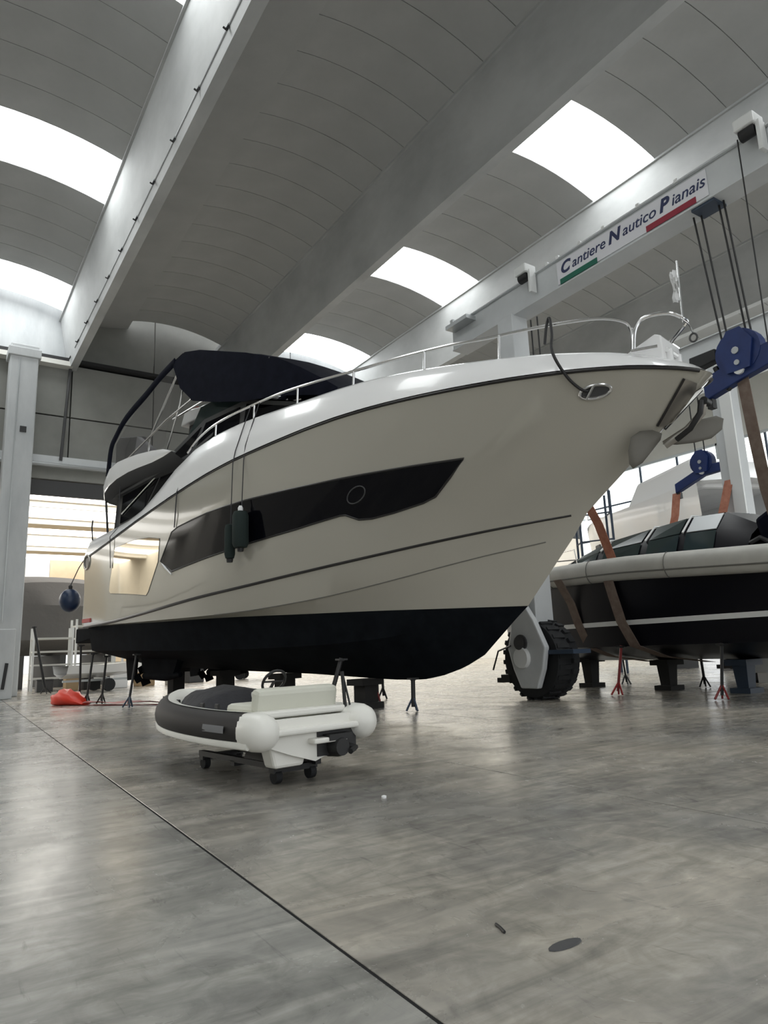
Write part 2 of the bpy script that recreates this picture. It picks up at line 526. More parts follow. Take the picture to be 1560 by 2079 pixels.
# ---- far hall seen under the partition
fc = empty('ceiling_far', kind='structure')
edges = [30.2, 36.0, 39.5, 44.0, 47.5, 50.5, 53.5, 57.0, 60.3, 62.9, 67.9, 73.3, 76.9, 80.4, 84.7, 91.1, 96.0]
for i in range(len(edges) - 1):
    lit = (i % 2 == 1)
    MB().box((-2, (edges[i] + edges[i + 1]) / 2, 14.1 if not lit else 14.05), (98, edges[i + 1] - edges[i] - (0.0 if lit else 0.02), 0.2 if not lit else 0.04)).build('skylight_strip' if lit else 'roof_slab', M['backsky'] if lit else M['tan'], fc, 0)
    if not lit and i > 0:
        MB().box((-2, edges[i] + 0.3, 13.75), (98, 0.22, 0.5)).build('roof_rib', M['pale'], fc, 0)
wf = empty('wall_far', kind='structure')
for i in range(20):
    low = 0 if i % 7 == 0 else 5.2          # open gateways between piers
    MB().box((-48.6 + i * 4.9, 96.2, (14 + low) / 2), (4.84, 0.3, 14 - low)).build('wall_panel', M['tan'] if i % 3 else M['pale'], wf, 0)
for xx, nm in ((-51, 'wall_far_left'), (47, 'wall_far_right')):
    w = empty(nm, kind='structure')
    for i in range(8):
        MB().box((xx, 34.2 + i * 8.2, 7.0), (0.3, 8.1, 14)).build('wall_panel', M['pale'], w, 0)

# ================================================================== MOTOR YACHT
S0 = (5.5662, 20.4598)
YANG = math.atan2(-0.97655, 0.21529)
yacht = empty('motor_yacht', (S0[0], S0[1], 0), YANG, 'large white motor yacht with dark hull window and navy bimini, propped on stands', 'boat')
UG = np.linspace(0, 1, 21)
ZT = {
 'top': [4.4, 4.452, 4.501, 4.565, 4.722, 5.047, 5.428, 5.686, 5.8, 5.835, 5.827, 5.797, 5.776, 5.763, 5.725, 5.649, 5.551, 5.449, 5.34, 5.198, 5.0],
 'rub': [3.86, 3.967, 4.103, 4.252, 4.396, 4.535, 4.669, 4.794, 4.903, 4.987, 5.038, 5.08, 5.12, 5.142, 5.135, 5.102, 5.058, 5.007, 4.945, 4.864, 4.75],
 'strake': [2.03, 2.04, 2.055, 2.076, 2.114, 2.157, 2.206, 2.263, 2.322, 2.375, 2.424, 2.479, 2.541, 2.607, 2.674, 2.744, 2.819, 2.893, 2.964, 3.031, 3.09],
 'crease': [2.02, 2.015, 2.01, 2.0, 1.99, 1.98, 1.97, 1.965, 1.96, 1.96, 1.968, 1.99, 2.03, 2.08, 2.152, 2.246, 2.353, 2.47, 2.578, 2.671, 2.765],
 'wl': [2.01, 2.003, 1.996, 1.985, 1.972, 1.957, 1.942, 1.93, 1.921, 1.913, 1.903, 1.888, 1.871, 1.854, 1.839, 1.825, 1.81, 1.79, 1.77, 1.752, 1.733],
 'chine': [1.40, 1.385, 1.37, 1.35, 1.335, 1.32, 1.30, 1.285, 1.27, 1.255, 1.245, 1.24, 1.24, 1.245, 1.26, 1.285, 1.33, 1.40, 1.49, 1.60, 1.70],
}
PAR = {'top': (2.04, .35, 2.6, .55, 15.45, .05), 'rub': (2.25, .35, 2.5, .55, 15.78, .05), 'strake': (2.18, .30, 2.0, .95, 13.70, .05),
       'crease': (2.12, .28, 1.9, 1.0, 13.45, .05), 'wl': (2.05, .25, 1.8, 1.0, 12.50, .05), 'chine': (1.92, .20, 1.7, 1.0, 12.42, .05)}
KS = [0, 2.26, 4.5, 7.0, 8.0, 9.4, 10.14, 10.61, 11.12, 11.56, 12.26, 12.5]
KZ = [.92, .835, .754, .673, .62, .552, .551, .621, .762, .963, 1.547, 1.733]
def half(c, U):
    Bm, u0, p, q, se, tn = PAR[c]
    x = min(max((U - u0) / (1 - u0), 0), 1)
    y = min(max((u0 - U) / u0, 0), 1)
    return Bm * max(1 - x ** p, 0) ** q * (1 - tn * y * y)
def cur(c, U, side=1, out=0.0, dz=0.0):
    return Vector((PAR[c][4] * U, -side * (half(c, U) + out), float(np.interp(U, UG, ZT[c])) + dz))
def keel(U):
    s = 12.5 * U
    return Vector((s, 0, float(np.interp(s, KS, KZ))))
def surf(U, v, side=1, out=0.0):
    a, c = cur('strake', U, side), cur('rub', U, side)
    p = a.lerp(c, v)
    if out:
        e = 0.004
        du = cur('strake', min(U + e, 1), side).lerp(cur('rub', min(U + e, 1), side), v) - cur('strake', U - e, side).lerp(cur('rub', U - e, side), v)
        n = du.cross(c - a).normalized()
        if n.y * -side < 0:
            n = -n
        p = p + n * out
    return p
US = [1 - (1 - i / 46) ** 1.7 for i in range(47)]
US = sorted(set([round(x, 5) for x in US] + [i / 20 for i in range(0, 9)]))
# topsides
mb = MB()
for side in (1, -1):
    G = []
    for U in US:
        r = [cur('wl', U, side), cur('wl', U, side).lerp(cur('crease', U, side), .5), cur('crease', U, side), cur('strake', U, side)]
        r += [surf(U, v, side) for v in (.2, .4, .6, .8)] + [cur('rub', U, side)]
        G.append(r)
    mb.grid(G)
r = [cur('wl', 0), cur('crease', 0), cur('strake', 0), surf(0, .5), cur('rub', 0)]
l = [cur('wl', 0, -1), cur('crease', 0, -1), cur('strake', 0, -1), surf(0, .5, -1), cur('rub', 0, -1)]
mb.grid([r, l])
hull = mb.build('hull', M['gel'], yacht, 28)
# bottom
mb = MB()
for side in (1, -1):
    mb.grid([[keel(U), keel(U).lerp(cur('chine', U, side), .5), cur('chine', U, side), cur('wl', U, side)] for U in US])
mb.grid([[keel(0), cur('chine', 0), cur('wl', 0)], [keel(0), cur('chine', 0, -1), cur('wl', 0, -1)]])
mb.build('bottom', M['anti'], yacht, 20, 'black antifouled underbody')
# rub rail, stripe, crease line
for side in (1, -1):
    MB().tube([cur('rub', U, side, -0.01, -0.02) for U in US if U < .997], 0.026, 8).build('rub_rail', M['line'], yacht)
    pts = [cur('strake', U, side, -0.004) for U in US if U < .985]
    MB().tube(pts, [0.018 + 0.024 * (1 - i / len(pts)) for i in range(len(pts))], 8).build('hull_stripe', M['line'], yacht)
    MB().tube([cur('crease', U, side, -0.006) for U in US if .45 < U < .97], 0.013, 6).build('spray_rail', M['groove'], yacht)
# bulwark band
mb = MB()
for side in (1, -1):
    G = []
    for U in US:
        a, t = cur('rub', U, side, 0.018, 0.01), cur('top', U, side)
        e = min(1, half('top', U) / 0.6)
        inn = Vector((t.x - 0.16 * (1 - e), t.y + side * 0.16 * e, t.z))
        b1 = a.lerp(t, .55) + Vector((0.03 * (1 - e), -side * 0.03 * e, 0))
        b2 = a.lerp(t, .92) + Vector((0.012 * (1 - e), -side * 0.012 * e, 0))
        t2 = t.lerp(inn, .25) + Vector((0, 0, 0.012))
        G.append([a, a.lerp(t, .25) + Vector((0, -side * 0.02 * e, 0)), b1, b2, t2, inn, inn - Vector((0, 0, 0.42))])
    mb.grid(G)
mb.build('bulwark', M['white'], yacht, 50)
# deck
G = []
for U in US:
    t = cur('top', U, 1)
    w = max(half('top', U) - 0.1, 0.01)
    z = t.z - 0.34
    G.append([Vector((t.x - 0.05, -w + 2 * w * k / 4, z + 0.03 * (1 - (k / 2 - 1) ** 2))) for k in range(5)])
MB().grid(G).build('deck', M['white'], yacht, 40)
# hull window, aft mirrored window, corner trim, porthole
WIN = [(.833, .546), (.773, .561), (.708, .575), (.633, .596), (.554, .627), (.504, .647), (.415, .668), (.340, .672), (.323, .657),
       (.299, .433), (.339, .295), (.407, .299), (.472, .306), (.520, .313), (.613, .318), (.684, .335), (.693, .329), (.715, .277), (.734, .265), (.763, .272), (.800, .298), (.813, .325), (.824, .441)]
def patch(poly, side, out, n=34):
    # fill a (u, v) polygon with vertical strips that follow the hull surface
    us = sorted(set([round(p[0], 4) for p in poly] + list(np.round(np.linspace(min(p[0] for p in poly), max(p[0] for p in poly), n), 4))))
    G = []
    for U in us:
        hits = []
        for i in range(len(poly)):
            (a, va), (c, vc) = poly[i], poly[(i + 1) % len(poly)]
            if (a - U) * (c - U) <= 0 and abs(a - c) > 1e-9:
                hits.append(va + (vc - va) * (U - a) / (c - a))
        if len(hits) >= 1:
            lo, hi = min(hits), max(hits)
            G.append([surf(U, lo + (hi - lo) * k / 4, side, out) for k in range(5)])
    return MB().grid(G)
def rim(poly, side, out, r):
    pts = []
    for i in range(len(poly)):
        (a, va), (c, vc) = poly[i], poly[(i + 1) % len(poly)]
        k = max(1, int(abs(c - a) / 0.03))
        pts += [surf(a + (c - a) * j / k, va + (vc - va) * j / k, side, out) for j in range(k)]
    return MB().tube(pts, r, 6, closed=True)
for side in (1, -1):
    hw = patch(WIN, side, 0.014).build('hull_window', M['glass'], yacht, 30, 'long angular black glass hull window')
    rim(WIN, side, 0.006, 0.020).build('window_seal', M['line'], hw)
    cen = surf(.703, .45, side, 0.03)
    ring = [surf(.703 + .0125 * math.cos(a), .45 + .055 * math.sin(a), side, 0.018) for a in np.linspace(0, 2 * PI, 25)[:-1]]
    MB().tube(ring, 0.012, 6, closed=True).build('porthole_rim', M['dgrey'], hw)
    MB().tube([surf(.303, .415, side, 0.012), surf(.318, .355, side, 0.016), surf(.339, .27, side, 0.012)], [0.014, 0.032, 0.014], 6).build('window_trim', M['white'], hw)
    AFT = [(.286, .66), (.29, .444), (.268, .19), (.262, .165), (.122, .335), (.115, .37), (.117, .50), (.128, .86), (.20, .80), (.25, .73)]
    aw = patch(AFT, side, 0.012).build('aft_window', M['mirror'], yacht, 30, 'mirror glass aft hull window reflecting the hall')
    rim(AFT, side, 0.004, 0.010).build('window_seal', M['groove'], aw)
# bow fairleads
def oval(U, v, du, dv, side, out, r, matn, nm, par):
    pts = [surf(U + du * math.cos(a), v + dv * math.sin(a), side, out) for a in np.linspace(0, 2 * PI, 25)[:-1]]
    return MB().tube(pts, r, 8, closed=True).build(nm, matn, par)
for side in (1, -1):
    pts = [surf(.935 + .0120 * math.cos(a), .86 + .03 * math.sin(a), side, 0.006) for a in np.linspace(0, 2 * PI, 25)[:-1]]
    plate = MB().add(pts, [tuple(range(24))]).build('fairlead', M['dgrey'], yacht, 0)
    oval(.935, .861, .0120, .042, side, 0.012, 0.022, M['steel'], 'fairlead_rim', plate)
    MB().tube([surf(.931, .90, side, .02), surf(.931, .82, side, .02)], 0.02, 6).build('fairlead_bar', M['steel'], plate)
    # stern hawse
    pts = [surf(.012 + .012 * math.cos(a), .92 + .10 * math.sin(a), side, 0.008) for a in np.linspace(0, 2 * PI, 21)[:-1]]
    pl = MB().add(pts, [tuple(range(20))]).build('stern_hawse', M['line'], yacht, 0)
    oval(.012, .92, .012, .10, side, 0.012, 0.025, M['chrome_dark'], 'hawse_rim', pl)
# stem anchor plate, roller arm and anchor
def stemx(z):
    zz = [1.733, 2.737, 2.933, 3.537, 4.068, 4.378, 4.526, 4.749]
    ss = [12.5, 13.57, 13.92, 14.58, 15.25, 15.6, 15.72, 15.78]
    return float(np.interp(z, zz, ss))
for side in (1, -1):
    # polished anchor-chafe plate on the flare, dark edge towards aft
    PL = [(0.9914, 0.9384), (0.9989, 0.9232), (1.0068, 0.6566), (0.9972, 0.6399)]
    G = [[surf(PL[0][0] + (PL[3][0] - PL[0][0]) * i / 6 + ((PL[1][0] - PL[0][0]) * (1 - i / 6) + (PL[2][0] - PL[3][0]) * i / 6) * j / 4,
               PL[0][1] + (PL[3][1] - PL[0][1]) * i / 6 + ((PL[1][1] - PL[0][1]) * (1 - i / 6) + (PL[2][1] - PL[3][1]) * i / 6) * j / 4, side, .016) for j in range(5)] for i in range(7)]
    sp = MB().grid(G).build('stem_plate', M['chrome_dark'], yacht, 40)
    MB().tube([r_[0] for r_ in G], .018, 6).build('plate_edge', M['line'], sp)
an = MB()
an.tube([(15.66, -.05, 4.40), (15.60, -.03, 4.20), (15.36, 0, 4.02), (15.02, 0, 3.88)], [.03, .045, .05, .055], 8, flat=(0.6, 1.2))
anc = an.build('anchor_shank', M['chrome_dark'], yacht)
def fluke(outline, thick):
    P = [Vector(p) for p in outline]
    c = sum(P, Vector()) / len(P)
    nrm = (P[0] - c).cross(P[len(P) // 3] - c).normalized()
    mb = MB()
    rg = lambda f, o: [c + (p - c) * f + nrm * o for p in P]
    mb.loft([rg(.25, thick), rg(.7, thick * .75), rg(.96, thick * .25), rg(1, 0), rg(.96, -thick * .25), rg(.7, -thick * .6), rg(.25, -thick * .8)])
    return mb.build('anchor_fluke', M['anchor'], anc, 60)
fluke([(15.049, -0.12, 4.022), (14.945, -0.2, 4.084), (14.827, -0.35, 4.068), (14.727, -0.46, 3.975), (14.686, -0.5, 3.778), (14.679, -0.5, 3.582), (14.715, -0.47, 3.507), (14.813, -0.36, 3.591), (14.918, -0.22, 3.775), (15.017, -0.12, 3.933)], .05)
fluke([(14.998, -0.02, 3.89), (15.088, 0.08, 4.015), (15.262, 0.28, 4.155), (15.425, 0.45, 4.263), (15.581, 0.62, 4.311), (15.658, 0.68, 4.258), (15.617, 0.68, 4.102), (15.508, 0.5, 3.957), (15.329, 0.3, 3.894), (15.148, 0.12, 3.874)], .05)
MB().tube([(15.66, -.09, 4.36), (15.66, .09, 4.36)], 0.055, 12).build('anchor_roller', M['black'], anc)
MB().tube([(15.63, -.10, 4.36), (15.60, -.12, 4.18), (15.44, -.10, 4.00), (15.22, -.06, 3.90)], 0.042, 8).build('anchor_bracket', M['black'], anc)
# rails
def rail(pts, r, name='rail'):
    return MB().tube(smooth_path(pts, 5), r, 8).build(name, M['steel'], yacht)
def topz(s):
    return float(np.interp(s / 15.45, UG, ZT['top']))
def topt(s):
    return half('top', min(s / 15.45, 1))
RZ = [(5.0, 5.72), (5.35, 5.90), (5.9, 6.06), (6.6, 6.14), (7.4, 6.16), (8.4, 6.16), (9.5, 6.10), (10.6, 6.02), (11.5, 5.98), (12.4, 5.92), (13.0, 5.86)]
for side in (1, -1):
    pts = [(s, -side * (topt(s) - 0.09), z) for s, z in RZ] + [(13.6, -side * (topt(13.6) - .1), 5.84), (14.1, -side * (topt(14.1) - .11), 5.82), (14.55, -side * (topt(14.55) - .12), 5.79), (14.84, -side * (topt(14.84) - .13), 5.70), (14.94, -side * (topt(14.94) - .13), 5.56), (14.95, -side * (topt(14.95) - .13), 5.20)]
    rl = rail(pts, 0.027, 'side_rail')
    for s, z in ((6.15, 6.09), (7.55, 6.16), (8.9, 6.13), (10.35, 6.03), (11.85, 5.95), (13.15, 5.85)):
        MB().tube([(s, -side * (topt(s) - 0.09), topz(s) - .05), (s + .03, -side * (topt(s) - 0.09), z)], 0.024, 8).build('stanchion', M['steel'], rl)
    # lower wire
    # bow pulpit
    pp = [(14.98, -side * .62, 5.16), (15.02, -side * .60, 5.46), (15.10, -side * .55, 5.62), (15.24, -side * .46, 5.68), (15.42, -side * .28, 5.70), (15.52, -side * .10, 5.66)]
    rail(pp, 0.027, 'pulpit_rail')
MB().tube([(15.52, .10, 5.66), (15.54, 0, 5.65), (15.52, -.10, 5.66)], 0.027, 8).build('pulpit_bridge', M['steel'], yacht)
MB().tube(smooth_path([(15.50, -.12, 5.66), (15.62, -.14, 5.50), (15.66, -.15, 5.36)], 4), 0.012, 6).build('pulpit_hook', M['steel'], yacht)
MB().tube([(15.66 + .05 * math.cos(a), -.15, 5.28 + .062 * math.sin(a)) for a in np.linspace(0, 2 * PI, 17)[:-1]], 0.014, 6, closed=True).build('bow_ring', M['dgrey'], yacht)
js = MB().tube([(15.50, 0, 5.62), (15.52, 0, 6.60)], 0.016, 8).build('jackstaff', M['steel'], yacht)
fl_ = [[Vector((15.50 - 0.02 * k, 0.01 + 0.05 * math.sin(j * 1.3 + k), 6.50 - 0.075 * j)) for k in range(4)] for j in range(8)]
fl2 = [[p + Vector((-.05, .03, 0)) for p in r] for r in fl_]
MB().grid(fl_).grid(fl2).build('furled_flag', M['white'], js, 60)
# white raised locker at the bow
mb = MB()
mb.prism([(14.45, 5.02), (15.28, 5.02), (15.28, 5.40), (15.20, 5.44), (14.5, 5.10)], -.42, .42, lambda u, v, w: (u, w * (1.25 - (u - 14.4) * .5), v))
mb.build('bow_locker', M['white'], yacht, 0, bevel=0.02)
MB().tube([(15.30, -.16, 5.02), (15.30, -.16, 5.22)], .06, 10).tube([(15.30, .16, 5.02), (15.30, .16, 5.22)], .06, 10).tube([(15.30, -.24, 5.2), (15.30, .24, 5.2)], .04, 8).build('bow_cleat', M['white'], yacht)
MB().tube([(15.0, -.75, 5.12), (15.32, -.62, 5.12)], .03, 8).build('cleat', M['steel'], yacht)

# superstructure
def house(name, prof, w0, w1, material, parent, z0=4.2, z1=7):
    f = lambda u, v, w: (u, w * (w0 + (w1 - w0) * (v - z0) / (z1 - z0)), v)
    return MB().prism(prof, -1, 1, f).build(name, material, parent, 0)
sh = house('salon_house', [(0.9, 4.15), (10.2, 5.3), (10.2, 5.50), (6.7, 6.62), (5.0, 6.62), (3.2, 6.0), (0.9, 5.55)], 1.72, 1.50, M['dgrey'], yacht)
for side in (1, -1):
    ft = lambda s, z, o=0.012: (s, -side * (1.72 - 0.22 * (z - 4.2) / 2.8 + o), z)
    for pl in ([(1.1, 4.70), (2.35, 4.82), (3.3, 5.90), (1.1, 5.5)], [(2.5, 4.84), (4.2, 5.60), (4.9, 6.45), (3.45, 5.95)], [(4.5, 5.62), (6.5, 5.75), (6.5, 6.5), (5.1, 6.5)], [(6.65, 5.75), (9.6, 5.6), (6.75, 6.5)]):
        MB().prism(pl, 0, 1, lambda u, v, w: ft(u, v, 0.004 + 0.012 * w)).build('side_window', M['glass'], sh, 0)
    MB().tube([ft(1.2, 4.95, .04), ft(2.4, 5.42, .04), ft(3.5, 5.84, .04)], 0.022, 8).build('grab_rail', M['steel'], sh)
for k in range(3):
    a, c = -1.45 + k * .98, -1.45 + (k + 1) * .98 - .06
    MB().prism([(6.85, 6.59), (10.1, 5.55), (10.1, 5.58), (6.85, 6.62)], a, c, lambda u, v, w: (u, w, v)).build('windscreen', M['glass'], sh, 0)
MB().box((10.4, 0, 5.40), (0.7, 2.6, .14), (0, .1, 0)).build('windscreen_cowl', M['white'], yacht, 0, bevel=.03)
MB().box((10.62, -1.1, 5.78), (0.32, 0.10, 0.20), (0, -.7, 0)).build('deck_light', M['white'], yacht, 0, bevel=.02)
# flybridge overhang
path = [(4.49, 2.08, 5.86, 5.86), (4.12, 2.10, 5.99, 5.80), (3.57, 2.10, 6.08, 5.78), (2.84, 2.10, 6.16, 5.80), (2.33, 2.10, 6.19, 5.80), (1.7, 2.10, 6.20, 5.75), (1.2, 2.08, 6.12, 5.66), (.8, 2.02, 5.90, 5.54), (.52, 1.88, 5.66, 5.40), (.42, 1.70, 5.60, 5.36), (.36, 1.2, 5.6, 5.34), (.34, .6, 5.6, 5.34), (.34, 0, 5.6, 5.34)]
path = path + [(s, -t, a, c) for s, t, a, c in path[-2::-1]]
outr = [[Vector((s, -t, c)), Vector((s - .02, -t * 1.012, (a + c) / 2)), Vector((s, -t, a))] for s, t, a, c in path]
innr = [[Vector((s + .03, -t * .96, c)), Vector((s + .05, -t * .955, (a + c) / 2)), Vector((s + .03, -t * .96, a))] for s, t, a, c in path]
mb = MB().grid(outr).grid(innr)
mb.grid([[o[2], i[2]] for o, i in zip(outr, innr)])
mb.grid([[o[0], i[0]] for o, i in zip(outr, innr)])
fb = mb.build('flybridge_bulwark', M['white'], yacht, 50)
n = len(path)
h_ = n // 2
G = []
for i in range(h_ + 1):
    s, t, a, c = path[i]
    und = c - 0.0
    in_ = max(t - 0.55, 0)
    G.append([Vector((s, -t, und)), Vector((s + .05, -in_, min(und - 0.10, 5.55))), Vector((s + .05, 0, min(und - 0.10, 5.55))), Vector((s + .05, in_, min(und - 0.10, 5.55))), Vector((s, t, und))])
MB().grid(G).build('flybridge_soffit', M['dgrey'], yacht, 40)
MB().prism([(.45, 5.42), (4.6, 5.72), (6.6, 6.62), (6.6, 6.66), (4.6, 5.80), (.45, 5.48)], -1.75, 1.75, lambda u, v, w: (u, w * (1 if u < 5 else .78), v)).build('flybridge_deck', M['dgrey'], yacht, 0)
for side in (1, -1):
    MB().tube([(.75, -side * 1.85, 4.35), (.55, -side * 1.85, 5.38)], .03, 8).build('awning_post', M['black'], yacht)
    MB().tube([(.62, -side * 1.6, 4.35), (.80, -side * 1.6, 5.40)], .05, 8).build('cockpit_pillar', M['dgrey'], yacht)
# flybridge furniture
MB().prism([(.15, 6.1), (1.9, 6.12), (1.7, 7.05), (.35, 7.35), (0.12, 7.2)], -1.45, -1.30, lambda u, v, w: (u, w, v)).build('backrest', M['dgrey'], yacht, 0, bevel=.03)
MB().prism([(1.5, 6.12), (2.75, 6.1), (2.55, 6.5), (1.75, 7.0)], -1.62, -1.46, lambda u, v, w: (u, w, v)).build('backrest', M['grey_soft'], yacht, 0, bevel=.03)
MB().prism([(.2, 6.0), (.5, 6.0), (.45, 7.0), (.15, 7.1)], -1.4, 1.4, lambda u, v, w: (u, w, v)).build('aft_backrest', M['dgrey'], yacht, 0, bevel=.03)
MB().prism([(3.2, 6.98), (4.85, 7.02), (4.95, 7.12), (4.6, 7.22), (3.4, 7.36)], -1.15, .2, lambda u, v, w: (u, w, v)).build('helm_console', M['white'], yacht, 0, bevel=.03)
MB().prism([(3.2, 5.8), (4.6, 5.9), (4.6, 6.98), (3.4, 6.98)], -1.0, .1, lambda u, v, w: (u, w, v)).build('console_base', M['dgrey'], yacht, 0)
MB().prism([(3.6, 5.9), (6.6, 6.6), (6.2, 7.05), (4.7, 7.05)], -1.46, 1.46, lambda u, v, w: (u, w, v)).build('flybridge_cowl', M['tglass'], yacht, 0, bevel=.03)
MB().tube([(3.5, -1.52, 7.02), (5.2, -1.52, 7.12), (6.2, -1.50, 7.06)], .025, 8).build('cowl_rail', M['steel'], yacht)
MB().tube([(1.2, -1.75, 6.3), (3.5, -1.72, 6.95), (4.6, -1.66, 7.2)], .022, 8).build('flybridge_rail', M['steel'], yacht)
MB().tube([(3.3 + .0 , -.7 + .2 * math.cos(a), 7.4 + .2 * math.sin(a)) for a in np.linspace(0, 2 * PI, 17)[:-1]], .018, 6, closed=True).build('helm_wheel', M['redp2'], yacht)
# bimini canopy
TOP = [(3.95, 8.38), (4.41, 8.46), (5.1, 8.28), (5.84, 8.0), (7.02, 7.55), (8.07, 7.09), (8.7, 6.70), (9.3, 6.28), (9.6, 6.05)]
LOW = [(3.95, 8.22), (4.3, 7.55), (4.9, 7.05), (5.84, 6.75), (7.02, 6.42), (8.07, 6.25), (8.7, 6.10), (9.3, 5.95), (9.6, 5.9)]
def wid(s):
    return 1.75 if s < 7 else 1.75 - 0.28 * ((s - 7) / 2.6) ** 2
G = []
for (s, z) in TOP:
    w = wid(s)
    G.append([Vector((s - 0.10 * (k / 4 - 1) ** 2, -w + 2 * w * k / 8, z + 0.16 * (1 - (k / 4 - 1) ** 4) * (1 if s < 8.5 else .4) - 0.0)) for k in range(9)])
mb = MB().grid(G)
mb.grid([[p - Vector((0, 0, .03)) for p in r] for r in G])
cn = mb.build('bimini_canopy', M['navy'], yacht, 50, 'navy canvas bimini top')
for side in (1, -1):
    G = [[Vector((s, -side * (wid(s) + .0), z)).lerp(Vector((s2, -side * (wid(s2) + .05), z2)), k / 3) for k in range(4)] for (s, z), (s2, z2) in zip(TOP, LOW)]
    G2 = [[p + Vector((0, side * .02, 0)) for p in r] for r in G]
    MB().grid(G).grid(G2).build('side_curtain', M['navy'], cn, 40)
    # frames
    MB().tube(smooth_path([(4.7, -side * 1.68, 8.0), (4.1, -side * 1.70, 8.06), (3.75, -side * 1.70, 7.80), (3.25, -side * 1.70, 7.30), (2.66, -side * 1.68, 6.72), (2.5, -side * 1.66, 6.2)], 4), .028, 8).build('bimini_frame', M['steel'], cn)
    MB().tube([(4.3, -side * 1.64, 8.05), (4.1, -side * 1.68, 7.2), (3.4, -side * 1.68, 6.0)], .02, 8).build('bimini_frame', M['steel'], cn)
    MB().tube(smooth_path([(3.95, -side * 1.75, 8.36), (3.2, -side * 1.76, 8.16), (2.56, -side * 1.77, 7.92), (1.47, -side * 1.79, 7.55), (.9, -side * 1.80, 7.16), (.66, -side * 1.82, 6.85), (.6, -side * 1.85, 6.1)], 4), .085, 8, flat=(.4, 1.4)).build('curtain_border', M['navy'], cn)
    G = [[Vector((3.9, -side * 1.75, 8.3)), Vector((3.9, -side * 1.8, 7.2)), Vector((3.7, -side * 1.85, 6.2))],
         [Vector((2.56, -side * 1.77, 7.88)), Vector((2.56, -side * 1.82, 7.0)), Vector((2.5, -side * 1.86, 6.22))],
         [Vector((1.47, -side * 1.79, 7.5)), Vector((1.47, -side * 1.83, 6.9)), Vector((1.4, -side * 1.86, 6.2))],
         [Vector((.68, -side * 1.82, 6.85)), Vector((.66, -side * 1.83, 6.5)), Vector((.62, -side * 1.85, 6.1))]]
    MB().grid(G).build('clear_curtain', M['vinyl'], cn, 40)
G = [[Vector((3.85, -1.7 + 3.4 * k / 6, 8.46)), Vector((2.3, -1.72 + 3.44 * k / 6, 7.9)), Vector((.75, -1.75 + 3.5 * k / 6, 6.95)), Vector((.6, -1.8 + 3.6 * k / 6, 6.1))] for k in range(7)]
MB().grid(G).build('aft_curtain', M['vinyl'], cn, 40)
for k in (0, 1, 2):
    s, z = ((5.0, 8.25), (6.4, 7.75), (7.8, 7.18))[k]
    MB().tube([(s, -1.72 + 3.44 * j / 8, z + .10 * (1 - (j / 4 - 1) ** 4)) for j in range(9)], .02, 6).build('canopy_hoop', M['dgrey'], cn)
# stern fittings
MB().prism([(-1.05, 1.62), (0.05, 1.72), (0.05, 2.0), (-1.05, 2.02)], -1.85, 1.85, lambda u, v, w: (u, w, v)).build('swim_platform', M['anti'], yacht, 0, bevel=.03)
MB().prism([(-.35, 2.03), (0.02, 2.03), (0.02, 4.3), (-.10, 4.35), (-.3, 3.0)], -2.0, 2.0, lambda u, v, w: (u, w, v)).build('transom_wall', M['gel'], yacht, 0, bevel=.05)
MB().tube([(.02, -1.95, 4.38), (-.06, -1.95, 4.75), (-.02, -1.95, 4.95)], .02, 6).build('flag_socket', M['black'], yacht)
MB().box((-.05, -1.75, 4.2), (.3, .3, .5)).build('stern_locker', M['white'], yacht, 0, bevel=.05)
MB().box((.25, -2.10, 2.18), (.5, .06, .10)).build('exhaust_trim', M['redp2'], yacht, 0)
for side in (1, -1):
    pd = MB()
    pd.prism([(1.2, 1.4), (3.2, 1.25), (2.9, .75), (2.1, .70), (1.3, .80)], -.09, .09, lambda u, v, w: (u, -side * .95 + w, v))
    pd.tube([(3.1, -side * .95, .72), (2.4, -side * .95, .70), (1.3, -side * .95, .70)], [.06, .14, .09], 10)
    po = pd.build('pod_drive', M['anti'], yacht, 40)
    mb = MB()
    for k in range(4):
        a = k * PI / 2 + .4
        d = Vector((0, math.cos(a), math.sin(a)))
        e = Vector((0, -math.sin(a), math.cos(a)))
        c0 = Vector((1.2, -side * .95, .70))
        mb.grid([[c0 + d * r_ + e * w_ * .1 + Vector((w_ * .05, 0, 0)) for w_ in (-1, 0, 1)] for r_ in (.06, .16, .26)])
    mb.build('propeller', M['anti'], po, 40)
    MB().prism([(.2, 1.35), (.85, 1.30), (.8, .62), (.35, .58)], -.03, .03, lambda u, v, w: (u, -side * .95 + w, v)).build('rudder', M['anti'], yacht, 0)

YM = Matrix.Translation((S0[0], S0[1], 0)) @ Matrix.Rotation(YANG, 4, 'Z')
def yw(s, t, z):
    return YM @ Vector((s, -t, z))

# ---- things hanging on the yacht
def fender(loc, r, h, name_label, group, material, rope_pts, flat=1.0, cap=True):
    f = empty('fender', loc, YANG, name_label, 'fender', group)
    pr = [(r * .25, 0), (r * .8, .02), (r, .10), (r, h - .10), (r * .8, h - .02), (r * .3, h)]
    mb = MB().lathe(pr, 16)
    mb.v = [(x, y * flat, z) for x, y, z in mb.v]
    mb.build('body', material, f, 50)
    if cap:
        MB().lathe([(.05, h - .01), (.055, h + .05), (.03, h + .10)], 10).build('eye', M['white'], f)
    MB().lathe([(.06, -.06), (.07, 0), (.04, .02)], 10).build('lower_eye', M['black'], f)
    MB().tube([Vector(p) for p in rope_pts], 0.011, 6).build('rope', M['rope'], f)
    return f
